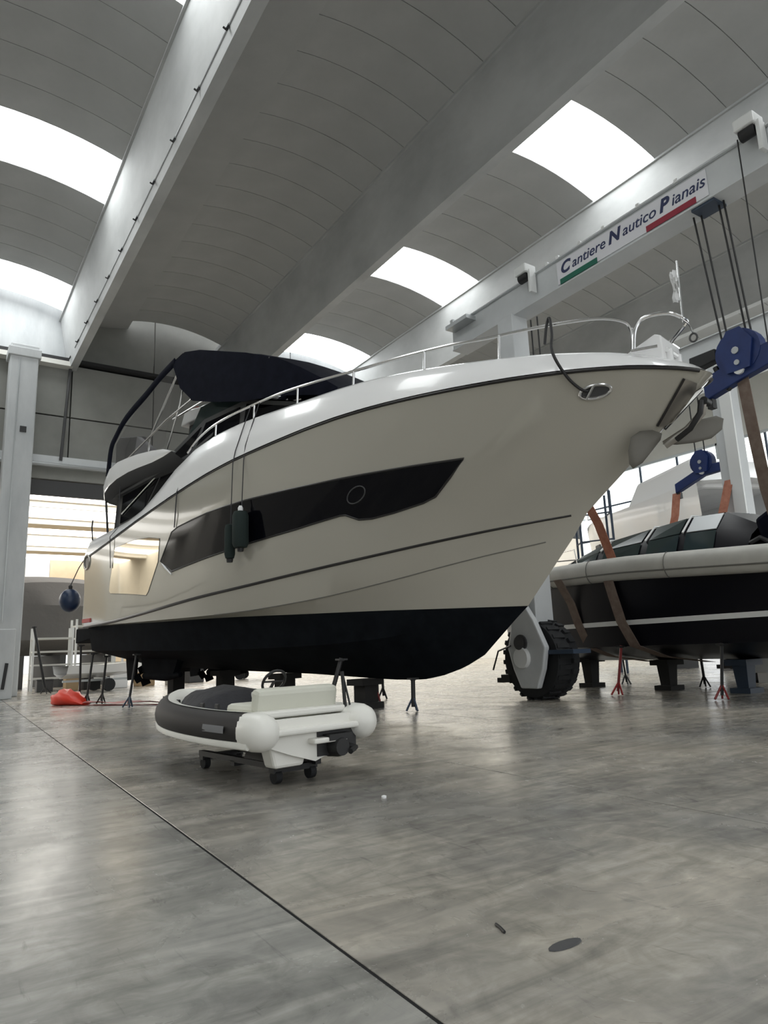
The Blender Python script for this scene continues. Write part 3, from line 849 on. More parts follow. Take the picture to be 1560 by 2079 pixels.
# positions in yacht coordinates -> fender local coordinates share the same rotation
def flocal(base, p):
    return (p[0] - base[0], -(p[1]) + base[1], p[2] - base[2])
fb1 = (7.62, 2.29, 3.14)
fender(yw(*fb1), .16, .74, 'wider dark green fender with white eye hanging over hull window', 'dark green fenders on the hull', M['fgreen'],
       [flocal(fb1, p) for p in ((7.63, 2.27, 3.93), (7.65, 2.24, 4.9), (7.68, 2.22, 5.2), (7.74, 2.06, 5.76), (7.76, 1.94, 6.14))])
fb2 = (7.27, 2.30, 2.97)
fender(yw(*fb2), .105, .70, 'slimmer dark green fender hanging lower on its left', 'dark green fenders on the hull', M['fgreen'],
       [flocal(fb2, p) for p in ((7.28, 2.29, 3.68), (7.33, 2.28, 4.9), (7.37, 2.25, 5.15), (7.46, 2.09, 5.74), (7.5, 1.96, 6.14))], cap=False)
fb3 = (-1.15, 2.02, 2.50)
bf = empty('fender', yw(*fb3), YANG, 'round blue fender hanging behind the yacht stern', 'fender')
MB().ell((0, 0, .32), (.29, .29, .33)).build('body', M['fblue'], bf)
MB().lathe([(.05, .62), (.06, .72), (.03, .76)], 10).build('eye', M['black'], bf)
MB().tube([(0, 0, .74), (.3, .08, 1.2), (.72, .25, 1.75)], .014, 6).build('rope', M['rope'], bf)
# hanging line on the quarter
tag(MB().tube([yw(*p) for p in ((5.25, 1.98, 5.80), (5.2, 2.07, 5.40), (5.12, 2.275, 4.72), (5.06, 2.27, 4.2), (5.0, 2.25, 3.95))], .013, 6).build('fender_line', M['rope']), 'dark thin line hanging from the rail end down to the hull window corner', 'rope')
tag(MB().tube([yw(*p) for p in ((1.7, 2.0, 5.6), (1.75, 2.04, 4.46), (1.8, 2.26, 4.2), (1.8, 2.22, 3.4))], .010, 6).build('fender_line', M['rope']), 'thin line hanging down the hull side below the flybridge', 'rope')
# mooring line
ml = [yw(*p) for p in ((13.93, 1.24, 5.46), (13.95, 1.20, 5.70), (13.99, 1.18, 5.86), (14.04, 1.22, 5.80), (14.09, 1.30, 5.52), (14.12, 1.40, 5.28), (14.18, 1.40, 5.06), (14.24, 1.22, 4.83), (14.33, 1.06, 4.68), (14.42, 1.00, 4.63))]
tag(MB().tube(smooth_path(ml, 5), .022, 8).build('mooring_line', M['black']), 'black mooring line looped over the bow rail into the fairlead', 'rope')

# ================================================================== TENDER
THD = math.atan2(3.39, -0.44)
td = empty('inflatable_tender', (2.885, 5.60, 0.05), THD, 'small inflatable tender with black tubes and white ends on the floor', 'boat')
def tubepath(side):
    return smooth_path([(0.0, side * .62, .50), (.8, side * .65, .50), (1.6, side * .64, .52), (2.2, side * .54, .55), (2.65, side * .34, .60), (2.88, side * .12, .64), (2.92, 0, .645)], 6)
for side in (1, -1):
    p = tubepath(side)
    tb = MB().tube(p, [.175] * (len(p) - 8) + [.175 - .004 * k for k in range(8)], 18).build('tube', M['hyp'], td, 60)
    c_ = MB()
    q = Euler((0, math.radians(-90), 0)).to_matrix()
    c_.lathe([(.178, -.16), (.186, -.02), (.182, .08), (.160, .16), (.115, .215), (.05, .245), (.012, .25)], 20, (0.05, side * .62, .50), (-1, 0, 0))
    c_.build('tube_end', M['tend'], td, 60, 'white rounded cone end of the tube')
    # white strake along the lower outside
    pp = []
    for i, v in enumerate(p):
        d = (p[min(i + 1, len(p) - 1)] - p[max(i - 1, 0)]).normalized()
        o = Vector((d.y, -d.x, 0)) * (-side)
        o = o if o.y * side >= 0 or i > len(p) - 6 else -o
        pp.append(v + o.normalized() * .138 + Vector((0, 0, -.115)))
    MB().tube(pp[:-2], .036, 8, flat=(.7, 1.1)).build('strake', M['tend'], tb)
    # white deck cap on top of the tube, inner side
    G = []
    for i, v in enumerate(p):
        d = (p[min(i + 1, len(p) - 1)] - p[max(i - 1, 0)]).normalized()
        o = Vector((-d.y, d.x, 0)) * side
        inw = 1 if o.dot(Vector((1.3, 0, 0)) - Vector((v.x, v.y, 0)) if i > 8 else Vector((0, -side, 0))) > 0 else -1
        row = []
        for a in (-6, 12, 30, 50, 72, 95, 120):
            a = math.radians(a)
            # angle from straight up, positive to the inside
            row.append(v + (o.normalized() * inw * math.sin(a) + Vector((0, 0, math.cos(a)))) * .182)
        G.append(row)
    MB().grid(G).build('deck_cap', M['tend'], td, 60)
# hull under the tubes
def hs(x):
    return max(0.0, 1 - max(0, (x - 1.2) / 1.6) ** 2.2)
sec = []
for x in np.linspace(0, 2.75, 12):
    w = .56 * hs(x) + .02
    kz = .17 + .30 * max(0, (x - 1.6) / 1.15) ** 2
    sec.append([Vector((x, w, .52)), Vector((x, w * .98, .36 + .1 * (1 - hs(x)))), Vector((x, w * .55, kz + .09)), Vector((x, 0, kz)), Vector((x, -w * .55, kz + .09)), Vector((x, -w * .98, .36 + .1 * (1 - hs(x)))), Vector((x, -w, .52))])
MB().grid(sec).build('hull', M['hyp'], td, 35)
MB().prism([(-.60, .60), (-.58, .36), (-.30, .26), (0, .17), (.30, .26), (.58, .36), (.60, .60)], -.02, .05, lambda u, v, w: (-w, u, v)).build('transom', M['tend'], td, 0)
MB().box((-.02, 0, .485), (.26, 1.02, .06)).build('bathing_step', M['tend'], td, 0, bevel=.02)
MB().box((-.02, -.12, .37), (.30, .42, .05)).build('step_pad', M['tend'], td, 0, bevel=.015)
MB().box((.10, .28, .29), (.20, .34, .30), None, (1.1, 1.5)).build('engine_box', M['tend'], td, 0, bevel=.03)
MB().box((1.25, 0, .45), (2.3, 1.0, .04)).build('cockpit_floor', M['cream'], td, 0)
st = MB().box((.62, 0, .60), (.62, .98, .26)).build('seat', M['cream'], td, 0, bevel=.05)
MB().box((.30, 0, .76), (.16, 1.02, .26), (0, -.18, 0)).build('seat_back', M['cream'], st, 0, bevel=.05)
MB().box((.17, 0, .64), (.16, 1.12, .07)).build('engine_hatch', M['tend'], td, 0, bevel=.02)
cs = MB().box((1.25, -.24, .66), (.34, .34, .34), (0, .2, 0)).build('console', M['tend'], td, 0, bevel=.04)
MB().tube([Vector((1.10, -.24, .92)) + Euler((0, -.6, 0)).to_matrix() @ Vector((0, .15 * math.cos(a), .15 * math.sin(a))) for a in np.linspace(0, 2 * PI, 21)[:-1]], .017, 6, closed=True).tube([(1.10, -.24, .92), (1.22, -.24, .80)], .02, 6).tube([(1.10, -.38, .92), (1.10, -.10, .92)], .012, 6).build('steering_wheel', M['black'], td)
MB().box((-.03, -.27, .33), (.07, .50, .24)).tube([(.02, -.24, .30), (-.14, -.24, .29), (-.20, -.24, .29)], [.12, .10, .085], 14).box((-.08, -.24, .39), (.2, .3, .06)).build('jet_nozzle', M['black'], td)
MB().tube([(-.05, -.36, .30), (-.16, -.44, .26), (-.22, -.32, .24)], .03, 6).build('steering_arm', M['black'], td)
for x, y in ((.02, .42), (.02, .05), (.02, -.35), (1.0, .55), (1.35, .55), (2.3, .40)):
    MB().box((x, y, .70 if x > .1 else .55), (.07, .03, .04)).tube([(x - .04, y, .72 if x > .1 else .57), (x + .04, y, .72 if x > .1 else .57)], .012, 6).build('cleat', M['black'], td)
G = []
for i in range(6):
    x = .36 + .09 * i
    G.append([Vector((x, .645 + .1765 * math.cos(a) + .003, .505 + .1765 * math.sin(a))) for a in (-.1, .1, .3)])
MB().grid(G).build('name_patch', M['grey_soft'], td, 40)
MB().tube([(.10, -.52, .60), (.12, -.50, 1.02)], .02, 8).tube([(.05, -.56, .60), (.12, -.50, 1.02)], .012, 6).build('light_pole', M['black'], td)
td.scale = (.86, .84, .86)
TM = Matrix.Translation((2.885, 5.60, 0.05)) @ Matrix.Rotation(THD, 4, 'Z') @ Matrix.Diagonal((.86, .84, .86, 1))
# cover lying folded over the bow
G = []
rr = random.Random(3)
for i in range(10):
    x = 1.22 + 1.42 * i / 9
    row = []
    w = .50 * hs(x) + .10
    for j in range(9):
        t = j / 8 * 2 - 1
        z = .74 + .14 * (1 - t * t) * (1 - abs(i / 9 - .45)) + rr.uniform(-.02, .02) - .03 * abs(t)
        if i in (0, 9): z = .60
        if j in (0, 8): z = min(z, .66)
        row.append(TM @ Vector((x + rr.uniform(-.03, .03), w * t, z)))
    G.append(row)
tag(MB().grid(G).grid([[p - Vector((0, 0, .05)) for p in r] for r in G]).build('boat_cover', M['cover'], None, 60), 'black folded cover lying over the bow of the small tender', 'cover')
# trolley
tr = empty('launching_trolley', (2.885, 5.60, 0), THD, 'low dark trolley carrying the small tender', 'trolley')
for side in (1, -1):
    MB().box((.95, side * .20, .15), (1.5, .06, .05)).build('side_rail', M['black'], tr, 0)
    MB().box((.5, side * .20, .20), (.5, .07, .06), (side * .35, 0, 0)).build('chock', M['black'], tr, 0)
for x in (.3, 1.0, 1.65):
    MB().box((x, 0, .115), (.08, .46, .05)).build('cross_bar', M['black'], tr, 0)
for x in (.3, 1.65):
    for side in (1, -1):
        MB().tube([(x, side * .15, .06), (x, side * .21, .06)], .06, 16).build('wheel', M['rubber'], tr)

# ================================================================== STANDS UNDER THE YACHT
def boat_stand(foot, head, label, group, base_m, pole_m=None, r=.03, spread=.13, legs=3):
    foot, head = Vector(foot), Vector(head)
    e = empty('boat_stand', foot, 0, label, 'boat stand', group)
    d = head - foot
    bz = min(.24, d.z * .4)
    pole_m = pole_m or M['black']
    q = d * (bz / d.z)
    MB().tube([q * .35, d], r, 8).build('pole', pole_m, e)
    for k in range(legs):
        a = 2 * PI * k / legs + .5
        MB().tube([q * 1.15, (spread * math.cos(a), spread * math.sin(a), .018)], .02, 6).build('leg', base_m, e)
    MB().lathe([(.05, 0), (.055, .03), (.02, .05)], 10, (d.x, d.y, d.z - .05)).box((d.x, d.y, d.z - .02), (.16, .16, .03)).build('pad', M['black'], e)
    return e
GS = 'boat stands under the motor yacht'
boat_stand((3.70, 21.0, 0), (3.66, 20.95, 1.58), 'black stand below the stern corner of the yacht', GS, M['black'])
boat_stand((3.72, 20.2, 0), (3.85, 20.22, 1.34), 'black stand second from the stern of the yacht', GS, M['black'])
boat_stand((4.06, 20.0, 0), (4.15, 20.0, 1.26), 'black stand beside the yacht rudder', GS, M['black'])
boat_stand((4.18, 17.6, 0), (4.38, 17.75, 1.26), 'leaning black stand with blue grey foot near the tender bow', GS, M['stand_blue'])
boat_stand((5.78, 10.76, 0), yw(9.62, 1.55, 1.0), 'tall dark stand just right of the tender seat', GS, M['stand_blue'], r=.04)
boat_stand((7.96, 12.48, 0), yw(8.31, -.62, .80), 'thin stand with red foot behind the tender fender end', GS, M['stand_red'])
boat_stand((9.0, 13.84, 0), yw(7.2, -1.85, 1.2), 'thin black stand on the far side of the keel', GS, M['black'])
boat_stand((7.51, 10.58, 0), yw(10.06, .20, .60), 'short tripod stand under the yacht forefoot', GS, M['stand_blue'], r=.04)
boat_stand((8.1, 17.2, 0), yw(3.9, -1.8, 1.28), 'dark red stand at the far chine amidships', GS, M['stand_red'])
def keel_block(s, t, ztop, w, label, group='keel blocks under the motor yacht', world=None):
    p = yw(s, t, 0)
    e = empty('keel_block', (p.x, p.y, 0), YANG, label, 'keel block', group)
    MB().box((0, 0, .06), (w * 1.6, .5, .12)).build('foot', M['timber'], e, 0)
    MB().box((0, 0, .12 + (ztop - .24) / 2), (w, .34, ztop - .24)).build('post', M['timber'], e, 0)
    MB().box((0, 0, ztop - .06), (w * 1.4, .6, .12)).build('cap', M['timber'], e, 0)
keel_block(1.2, 0, .87, .30, 'dark keel block nearest the yacht stern')
keel_block(3.6, 0, .77, .30, 'dark keel block behind the tender bow')
keel_block(6.0, 0, .69, .32, 'dark keel block behind the tender cover')
keel_block(8.6, 0, .57, .32, 'dark keel block seen between tender and yacht bow')
# plastic chain mark: small block far
# red bundle on the floor
rr = random.Random(11)
mb = MB()
rings = []
for i in range(9):
    x = -.75 + 1.5 * i / 8
    w = .30 * (1 - abs(x / .9) ** 3) + .04
    hgt = .34 * (1 - abs((x + .2) / .95) ** 2) + .06
    rings.append([Vector((x + rr.uniform(-.04, .04), w * math.cos(a) * (1 + rr.uniform(-.15, .15)), max(.0, hgt * (.5 + .5 * math.sin(a)) * (1 + rr.uniform(-.15, .15))))) for a in np.linspace(0, 2 * PI, 13)[:-1]])
mb.loft(rings)
rb = empty('red_tarpaulin', (3.38, 20.5, 0), math.atan2(-.85, .6), 'crumpled red tarpaulin with a long flat tail on the floor', 'tarpaulin')
mb.v = [(x * .72, y * .8, z * 1.0) for x, y, z in mb.v]
mb.build('bundle', M['redp'], rb, 60)
G = [[Vector((.6 + .55 * i, -.22 + .14 * j + .05 * math.sin(i * 1.7), .05 + .04 * math.sin(i * 2.1 + j) + .02)) for j in range(4)] for i in range(7)]
MB().grid(G).grid([[Vector((p.x, p.y, 0.002)) for p in r] for r in G]).build('tail', M['redp2'], rb, 60)

# ================================================================== TRAVEL LIFT
GX0, GX1, GZ0, GZ1 = 10.6, 11.02, 8.446, 9.04
tl = empty('travel_lift', (10.8, 10.6, 0), 0, 'white gantry boat lift with lettered girder and big black wheels', 'boat lift')
def L(x, y, z): return (x - 10.8, y - 10.6, z)
def lift_box(nm, x0, x1, y0, y1, z0, z1, m_=None, bev=.015):
    return MB().box(L((x0 + x1) / 2, (y0 + y1) / 2, (z0 + z1) / 2), (x1 - x0, y1 - y0, z1 - z0)).build(nm, m_ or M['lift'], tl, 0, bevel=bev)
gd = lift_box('girder', GX0, GX1, -6, 12.5, GZ0, GZ1)
g2 = lift_box('girder', 17.1, 17.5, -6, 12.5, GZ0, GZ1)
for g, x0, x1 in ((gd, GX0, GX1), (g2, 17.1, 17.5)):
    MB().box(L((x0 + x1) / 2, 3.25, GZ1 + .015), (x1 - x0 + .12, 18.5, .03)).build('top_flange', M['lift'], g, 0)
    MB().box(L((x0 + x1) / 2, 3.25, GZ0 - .015), (x1 - x0 + .06, 18.5, .03)).build('bottom_flange', M['lift'], g, 0)
# banner
bn = MB().box(L(GX0 - .012, 7.27, 8.735), (.012, 3.40, .50)).build('name_banner', M['banner'], gd, 0)
MB().box(L(GX0 - .022, 8.42, 8.525), (.012, .96, .115)).build('green_bar', M['green'], bn, 0)
MB().box(L(GX0 - .022, 6.30, 8.535), (.012, 1.00, .115)).build('red_bar', M['red'], bn, 0)
def text(body, x, y, z, size, shear, parent, material, bold=0.0):
    cu = bpy.data.curves.new('lettering', 'FONT')
    cu.body = body
    cu.size = size
    cu.shear = shear
    cu.extrude = .004
    cu.offset = bold
    o = bpy.data.objects.new('lettering_source', cu)
    COL.objects.link(o)
    dg = bpy.context.evaluated_depsgraph_get()
    me = bpy.data.meshes.new_from_object(o.evaluated_get(dg))
    w = max(v.co.x for v in me.vertices) if len(me.vertices) else 0
    bpy.data.objects.remove(o)
    me.materials.clear()
    me.materials.append(material)
    t = bpy.data.objects.new('lettering', me)
    COL.objects.link(t)
    t.parent = parent
    # reading direction -Y, up +Z, facing -X
    t.matrix_basis = Matrix(((0, 0, -1, L(x, y, z)[0]), (-1, 0, 0, L(x, y, z)[1]), (0, 1, 0, L(x, y, z)[2]), (0, 0, 0, 1)))
    return w
yy = 8.88
for cap_, rest in (('C', 'antiere'), ('N', 'autico'), ('P', 'ianais')):
    w = text(cap_, GX0 - .022, yy, 8.685, .345, .25, bn, M['ink'], .012)
    yy -= w + .015
    w = text(rest, GX0 - .022, yy, 8.685, .30, .25, bn, M['ink'], .001)
    yy -= w + .06
# sheave brackets on the girder
for y in (9.75, 4.72):
    br = MB().box(L(10.45, y, 9.16), (.34, .34, .20)).build('sheave_bracket', M['lift_white'], gd, 0, bevel=.03)
    MB().box(L(10.47, y - .17, 8.85), (.18, .06, .52)).build('bracket_plate', M['lift_white'], br, 0)
    MB().tube(L(10.42, y, 9.02) and [L(10.42, y - .12, 9.0), L(10.42, y + .12, 9.0)], .10, 14).build('sheave', M['black'], br)
for y in (9.2, 8.9, 8.3, 7.7, 6.9, 6.1):
    MB().box(L(10.58, y, 9.08), (.10, .07, .07)).build('girder_lug', M['lift_white'], gd, 0)
MB().box(L(10.45, 12.0, 8.92), (.30, .8, .10)).box(L(10.45, 12.3, 9.04), (.06, .1, .2)).build('end_platform', M['galv'], gd, 0)
MB().tube([L(10.42, 4.9, 9.0), L(10.42, 4.93, 3.0)], .012, 6).build('control_cable', M['black'], gd)
# legs and wheels
def leg(x, y, lean=0.0, wheel=True):
    lg = MB().loft([[L(x - .26, y - .26, 1.0), L(x + .26, y - .26, 1.0), L(x + .26, y + .26, 1.0), L(x - .26, y + .26, 1.0)],
                    [L(x - .24, y - .24 + lean, GZ0), L(x + .24, y - .24 + lean, GZ0), L(x + .24, y + .24 + lean, GZ0), L(x - .24, y + .24 + lean, GZ0)]]).build('leg', M['lift'], tl, 0, bevel=.02)
    if wheel:
        # fork, hub and tyre
        MB().prism([(-.70, 1.05), (-.40, 1.60), (.3, 2.5), (.34, 1.45), (.48, 1.05), (.34, .62), (.14, .24), (-.38, .24), (-.58, .62)], 0, .14, lambda u, v, w: L(x - .46 + w, y + u * .9, v)).build('wheel_fork', M['lift'], lg, 0, bevel=.03)
        R_ = .66
        prof = [(.42, -.28), (.64, -.32), (.76, -.31), (.80, -.22), (.805, 0), (.80, .22), (.76, .31), (.64, .32), (.42, .28)]
        ty = MB().lathe(prof, 36, L(x + .06, y, .81), (1, 0, 0), caps=False)
        tyo = ty.build('tyre', M['rubber'], lg, 30)
        for k in range(24):
            a = 2 * PI * k / 24
            for s_ in (1, -1):
                c_ = Vector(L(x + .06 + s_ * .15, y, .81)) + Vector((0, math.cos(a + s_ * .06), math.sin(a + s_ * .06))) * .80
                MB().box(c_, (.26, .09, .05), (a + s_ * .06 - PI / 2, 0, s_ * .3)).build('tread_lug', M['rubber'], tyo, 0)
        MB().lathe([(.37, -.2), (.37, .2)], 24, L(x + .06, y, .81), (1, 0, 0)).build('rim', M['galv'], tyo)
        MB().lathe([(.20, -.56), (.22, -.50), (.22, -.3), (.26, -.25)], 20, L(x + .02, y, .85), (1, 0, 0)).build('hub', M['lift_white'], tyo)
        MB().lathe([(.14, -.575), (.13, -.56)], 16, L(x + .02, y, 1.15), (1, 0, 0)).tube([L(x - .50, y + .01, 1.15), L(x - .36, y + .01, 1.15)], .17, 16).build('fork_opening', M['dgrey'], lg)
        MB().tube([L(x - .5, y + .3, 1.1), L(x - .3, y + .9, 1.0), L(x - .3, y + 1.1, .6)], .02, 6).build('hydraulic_hose', M['black'], lg)
        MB().box(L(x - .1, y - .75, .95), (.5, 1.0, .08)).build('step', M['stand_blue'], lg, 0)
        MB().box(L(x - .2, y + .75, .42), (.18, .25, .16)).box(L(x - .2, y + .95, .38), (.1, .2, .1)).build('steering_motor', M['timber'], lg, 0)
leg(10.75, 10.55)
leg(17.25, 9.45)
MB().box(L(17.0, 9.3, 4.0), (.06, .30, 8.6)).build('leg_flange', M['lift_white'], tl, 0)
# crossbeam hidden behind: upper end tie
# hoist blocks
def hoist(x, y, z, r, bar, label, group, zg, cables):
    h = empty('hoist_block', (x, y, z), 0, label, 'hoist block', group)
    bd = MB()
    bd.tube([(-.10, 0, .0), (.10, 0, .0)], r, 22)
    bd.build('sheave', M['blue'], h)
    for s_ in (-.13, .13):
        MB().prism([(-r * .75, r * .3), (-r * .3, r * 1.0), (r * .3, r * 1.0), (r * .8, r * .2), (r * .5, -r * .9), (-r * .5, -r * .9)], s_ - .02, s_ + .02, lambda u, v, w: (w, u, v)).build('cheek_plate', M['blue'], h, 0)
    MB().tube([(-.17, 0, 0), (.17, 0, 0)], r * .16, 10).tube([(-.17, 0, -r * .55), (.17, 0, -r * .55)], r * .12, 10).build('axle', M['galv'], h)
    a, c, dz0, dz1, hh = bar
    bb_ = MB().prism([(a, dz0 - hh), (a, dz0 + hh * .6), (0, -r * .75 + hh), (c, dz1 + hh), (c, dz1 - hh), (0, -r * .75 - hh)], -.09, .09, lambda u, v, w: (w, u, v)).build('spreader_bar', M['blue'], h, 0, bevel=.015)
    MB().tube([(-.14, 0, -r * .85), (-.09, 0, -r * .85)], r * .22, 14).build('pin_cap', M['lift_white'], bb_)
    for yy_ in (a + .06, c - .06):
        MB().box((0, yy_, (dz0 if yy_ < 0 else dz1) - hh - .07), (.12, .10, .16)).build('shackle', M['black'], bb_, 0)
    for cy, ct in cables:
        MB().tube([(-.05, cy, r * .5), (-.05, ct, zg - z)], .018, 6).build('hoist_cable', M['black'], h)
    return h
HG = 'blue hoist blocks of the boat lift'
hoist(10.9, 5.60, 5.70, .38, (-1.6, .66, .02, -.45, .19), 'large blue hoist block with spreader bar right of the yacht bow', HG, GZ0, [(-.25, -.12), (-.17, -.03), (.14, .30), (.24, .44)])
hoist(17.1, 10.2, 5.72, .32, (-.80, .85, -.20, -.55, .13), 'smaller blue hoist block hanging further back below the anchor', HG, GZ0, [(-.12, -.12), (.14, .14)])
hoist(11.2, 10.25, 5.72, .30, (-.80, .85, -.30, -.55, .12), 'blue hoist block behind the yacht bow near the lift leg', HG, GZ0, [(-.10, -.10), (.10, .10)])
MB().prism([(-.45, -.08), (.45, -.14), (.42, .12), (-.45, .12)], -.10, .10, lambda u, v, w: L(10.9 + w, 6.22 + u * .55, 5.78 + v)).build('hydraulic_valve', M['black'], tl, 0, bevel=.02)
MB().tube([L(10.9, 6.05, 5.6), L(10.9, 5.95, 5.25), L(10.9, 5.85, 5.15)], .05, 8).build('hydraulic_hose', M['black'], tl)
# hoist winch pad under the girder
MB().box(L(10.8, 5.72, 8.40), (.38, .42, .06)).build('winch_plate', M['stand_blue'], gd, 0)

# slings
def strap(pts, w, along, label, group, material, cat='sling', name='sling'):
    a = Vector(along).normalized()
    pts = [Vector(p) for p in pts]
    G = [[p - a * w / 2, p, p + a * w / 2] for p in pts]
    nrm = Vector((0.012, 0, 0.004))
    mb = MB().grid(G).grid([[q + nrm for q in r] for r in G])
    mb.grid([[r[0], r[0] + nrm] for r in G]).grid([[r[2], r[2] + nrm] for r in G])
    return tag(mb.build(name, material, None, 60), label, cat, group)

# ================================================================== DARK BOAT IN THE LIFT
DX = 14.2
db = empty('dark_motor_boat', (DX, 2.5, 0), PI / 2, 'dark navy motor boat with white rubbing tube resting in the boat lift', 'boat')
# local x = forward (+Y world), local y = port (-X world)
def dhalf(x, bmax=2.0, xe=12.6, x0=5.6):
    if x <= x0: return bmax * (1 - .04 * (1 - x / x0))
    t = (x - x0) / (xe - x0)
    return bmax * max(0.0, 1 - t ** 2.1) ** .9
DXS = [12.6 * (1 - (1 - i / 30) ** 1.5) for i in range(31)]
def zt(x, tab): return float(np.interp(x, [0, 3.8, 6.9, 9.0, 12.6], tab))
T_TOP = [2.5, 2.67, 2.83, 2.86, 2.95]
T_BOT = [2.0, 2.20, 2.40, 2.48, 2.6]
for nm, mat_, za, zb_ in (('hull', M['dhull'], None, None),):
    mb = MB()
    for side in (1, -1):
        G = []
        for x in DXS:
            h0 = dhalf(x)
            row = []
            for f_, z in ((1.0, zt(x, T_BOT) + .1), (.985, 1.9), (.965, 1.52), (.955, 1.42), (.92, 1.0), (.55, .82 if x < 10 else .82 + (x - 10) * .2), (0.0, .66 if x < 9.5 else .66 + .12 * (x - 9.5) ** 2)):
                rake = (z - 1.5) * .25 * min(1, max(0, (x - 6) / 6))
                row.append(Vector((x + rake, side * h0 * f_, z)))
            G.append(row)
        mb.grid(G)
    mb.grid([[Vector((0, 1.92 * f_, z)) for f_, z in ((1, 2.1), (.965, 1.5), (.92, 1.0), (0, .66))], [Vector((0, -1.92 * f_, z)) for f_, z in ((1, 2.1), (.965, 1.5), (.92, 1.0), (0, .66))]])
    mb.build('hull', M['dhull'], db, 25)
for side in (1, -1):
    pts = [Vector((x + .25 * (zt(x, T_TOP) - 1.5) * min(1, max(0, (x - 6) / 6)), side * (dhalf(x) + .02), (zt(x, T_TOP) + zt(x, T_BOT)) / 2)) for x in DXS]
    tb = MB().tube(pts, [.25] * len(pts), 12, flat=(.75, 1.0)).build('rubbing_tube', M['wtube'], db, 50)
    MB().tube([Vector((p.x, p.y + side * .17, p.z - .10)) for p in pts], .018, 6).build('tube_seam', M['groove'], tb)
    for k in (6, 10, 14, 17, 20):
        p = pts[k]
        MB().tube([p + Vector((0, side * .19 * math.cos(a), .255 * math.sin(a))) for a in np.linspace(-1.4, 1.4, 9)], .010, 6).build('tube_band', M['groove'], tb)
    MB().grid([[Vector((x - .01, side * (dhalf(x) * .967 + .012), 1.535)), Vector((x - .01, side * (dhalf(x) * .957 + .012), 1.435))] for x in DXS if x < 11.6]).build('boot_stripe', M['lift_white'], db, 40)
# deck
G = [[Vector((x, -dhalf(x) + 2 * dhalf(x) * k / 4, zt(x, T_TOP) - .12 + .03 * (1 - (k / 2 - 1) ** 2))) for k in range(5)] for x in DXS]
MB().grid(G).build('deck', M['grey_soft'], db, 40)
# low glazed coachroof
RF = [(9.6, 2.80, 2.92), (8.9, 2.82, 3.16), (7.9, 2.80, 3.38), (6.7, 2.78, 3.50), (5.8, 2.76, 3.58), (5.0, 2.74, 3.54), (4.4, 2.72, 3.2)]
rings = []
for x, z0, z1 in RF:
    w = 1.55 if x < 8 else 1.55 - .35 * (x - 8) / 1.6
    rings.append([Vector((x, w, z0)), Vector((x, w * .86, z0 + (z1 - z0) * .55)), Vector((x, w * .62, z1)), Vector((x, 0, z1 + .05)), Vector((x, -w * .62, z1)), Vector((x, -w * .86, z0 + (z1 - z0) * .55)), Vector((x, -w, z0))])
cr_ = MB().grid(rings).build('coachroof', M['dhull'], db, 30)
for i in range(len(RF) - 2):
    for (a, c) in ((2, 3), (3, 4), (0, 1), (1, 2)):
        p, q = rings[i], rings[i + 1]
        up_ = Vector((0, 0.012 if a < 2 else 0, .02))
        vs = [p[a].lerp(q[a], .06), p[c].lerp(q[c], .06), p[c].lerp(q[c], .94), p[a].lerp(q[a], .94)]
        cen = sum(vs, Vector()) / 4
        vs = [cen + (v - cen) * .92 + up_ for v in vs]
        dn_ = [v - Vector((0, 0, .015)) for v in vs]
        MB().add(vs + dn_, [(0, 1, 2, 3), (4, 7, 6, 5), (0, 4, 5, 1), (1, 5, 6, 2), (2, 6, 7, 3), (3, 7, 4, 0)]).build('roof_pane', M['tglass'] if (i + a) % 5 else M['galv'], cr_, 0)
for i in (2, 3, 4):
    p, q = rings[i], rings[i + 1]
    MB().tube([p[1] + Vector((0, .02, .03)), p[2] + Vector((0, 0, .035)), p[3] + Vector((0, 0, .03))], .022, 6).build('roof_rib', M['lift_white'], cr_)
# helm windscreen and navy cover aft
MB().prism([(1.5, 2.7), (4.2, 2.75), (4.3, 3.25), (3.6, 3.62), (1.8, 3.55)], -1.4, 1.4, lambda u, v, w: (u, w, v)).build('cockpit_cover', M['navy'], db, 0, bevel=.08)
MB().tube([(10.9, .55, 2.95), (10.9, .55, 3.12), (10.6, .62, 3.12), (10.6, .62, 2.95)], .018, 6).build('bow_cleat', M['steel'], db)
MB().tube([(3.9, 1.72, 2.75), (4.05, 1.72, 2.85), (4.25, 1.7, 2.78)], .04, 6).build('fender_hook', M['black'], db)
# guard rails on far side
for s_ in (1, -1):
    MB().tube([(8.6, s_ * 1.35, 2.85), (8.7, s_ * 1.33, 3.3), (10.0, s_ * .95, 3.35), (11.2, s_ * .45, 3.38)], .016, 6).build('guard_rail', M['steel'], db)
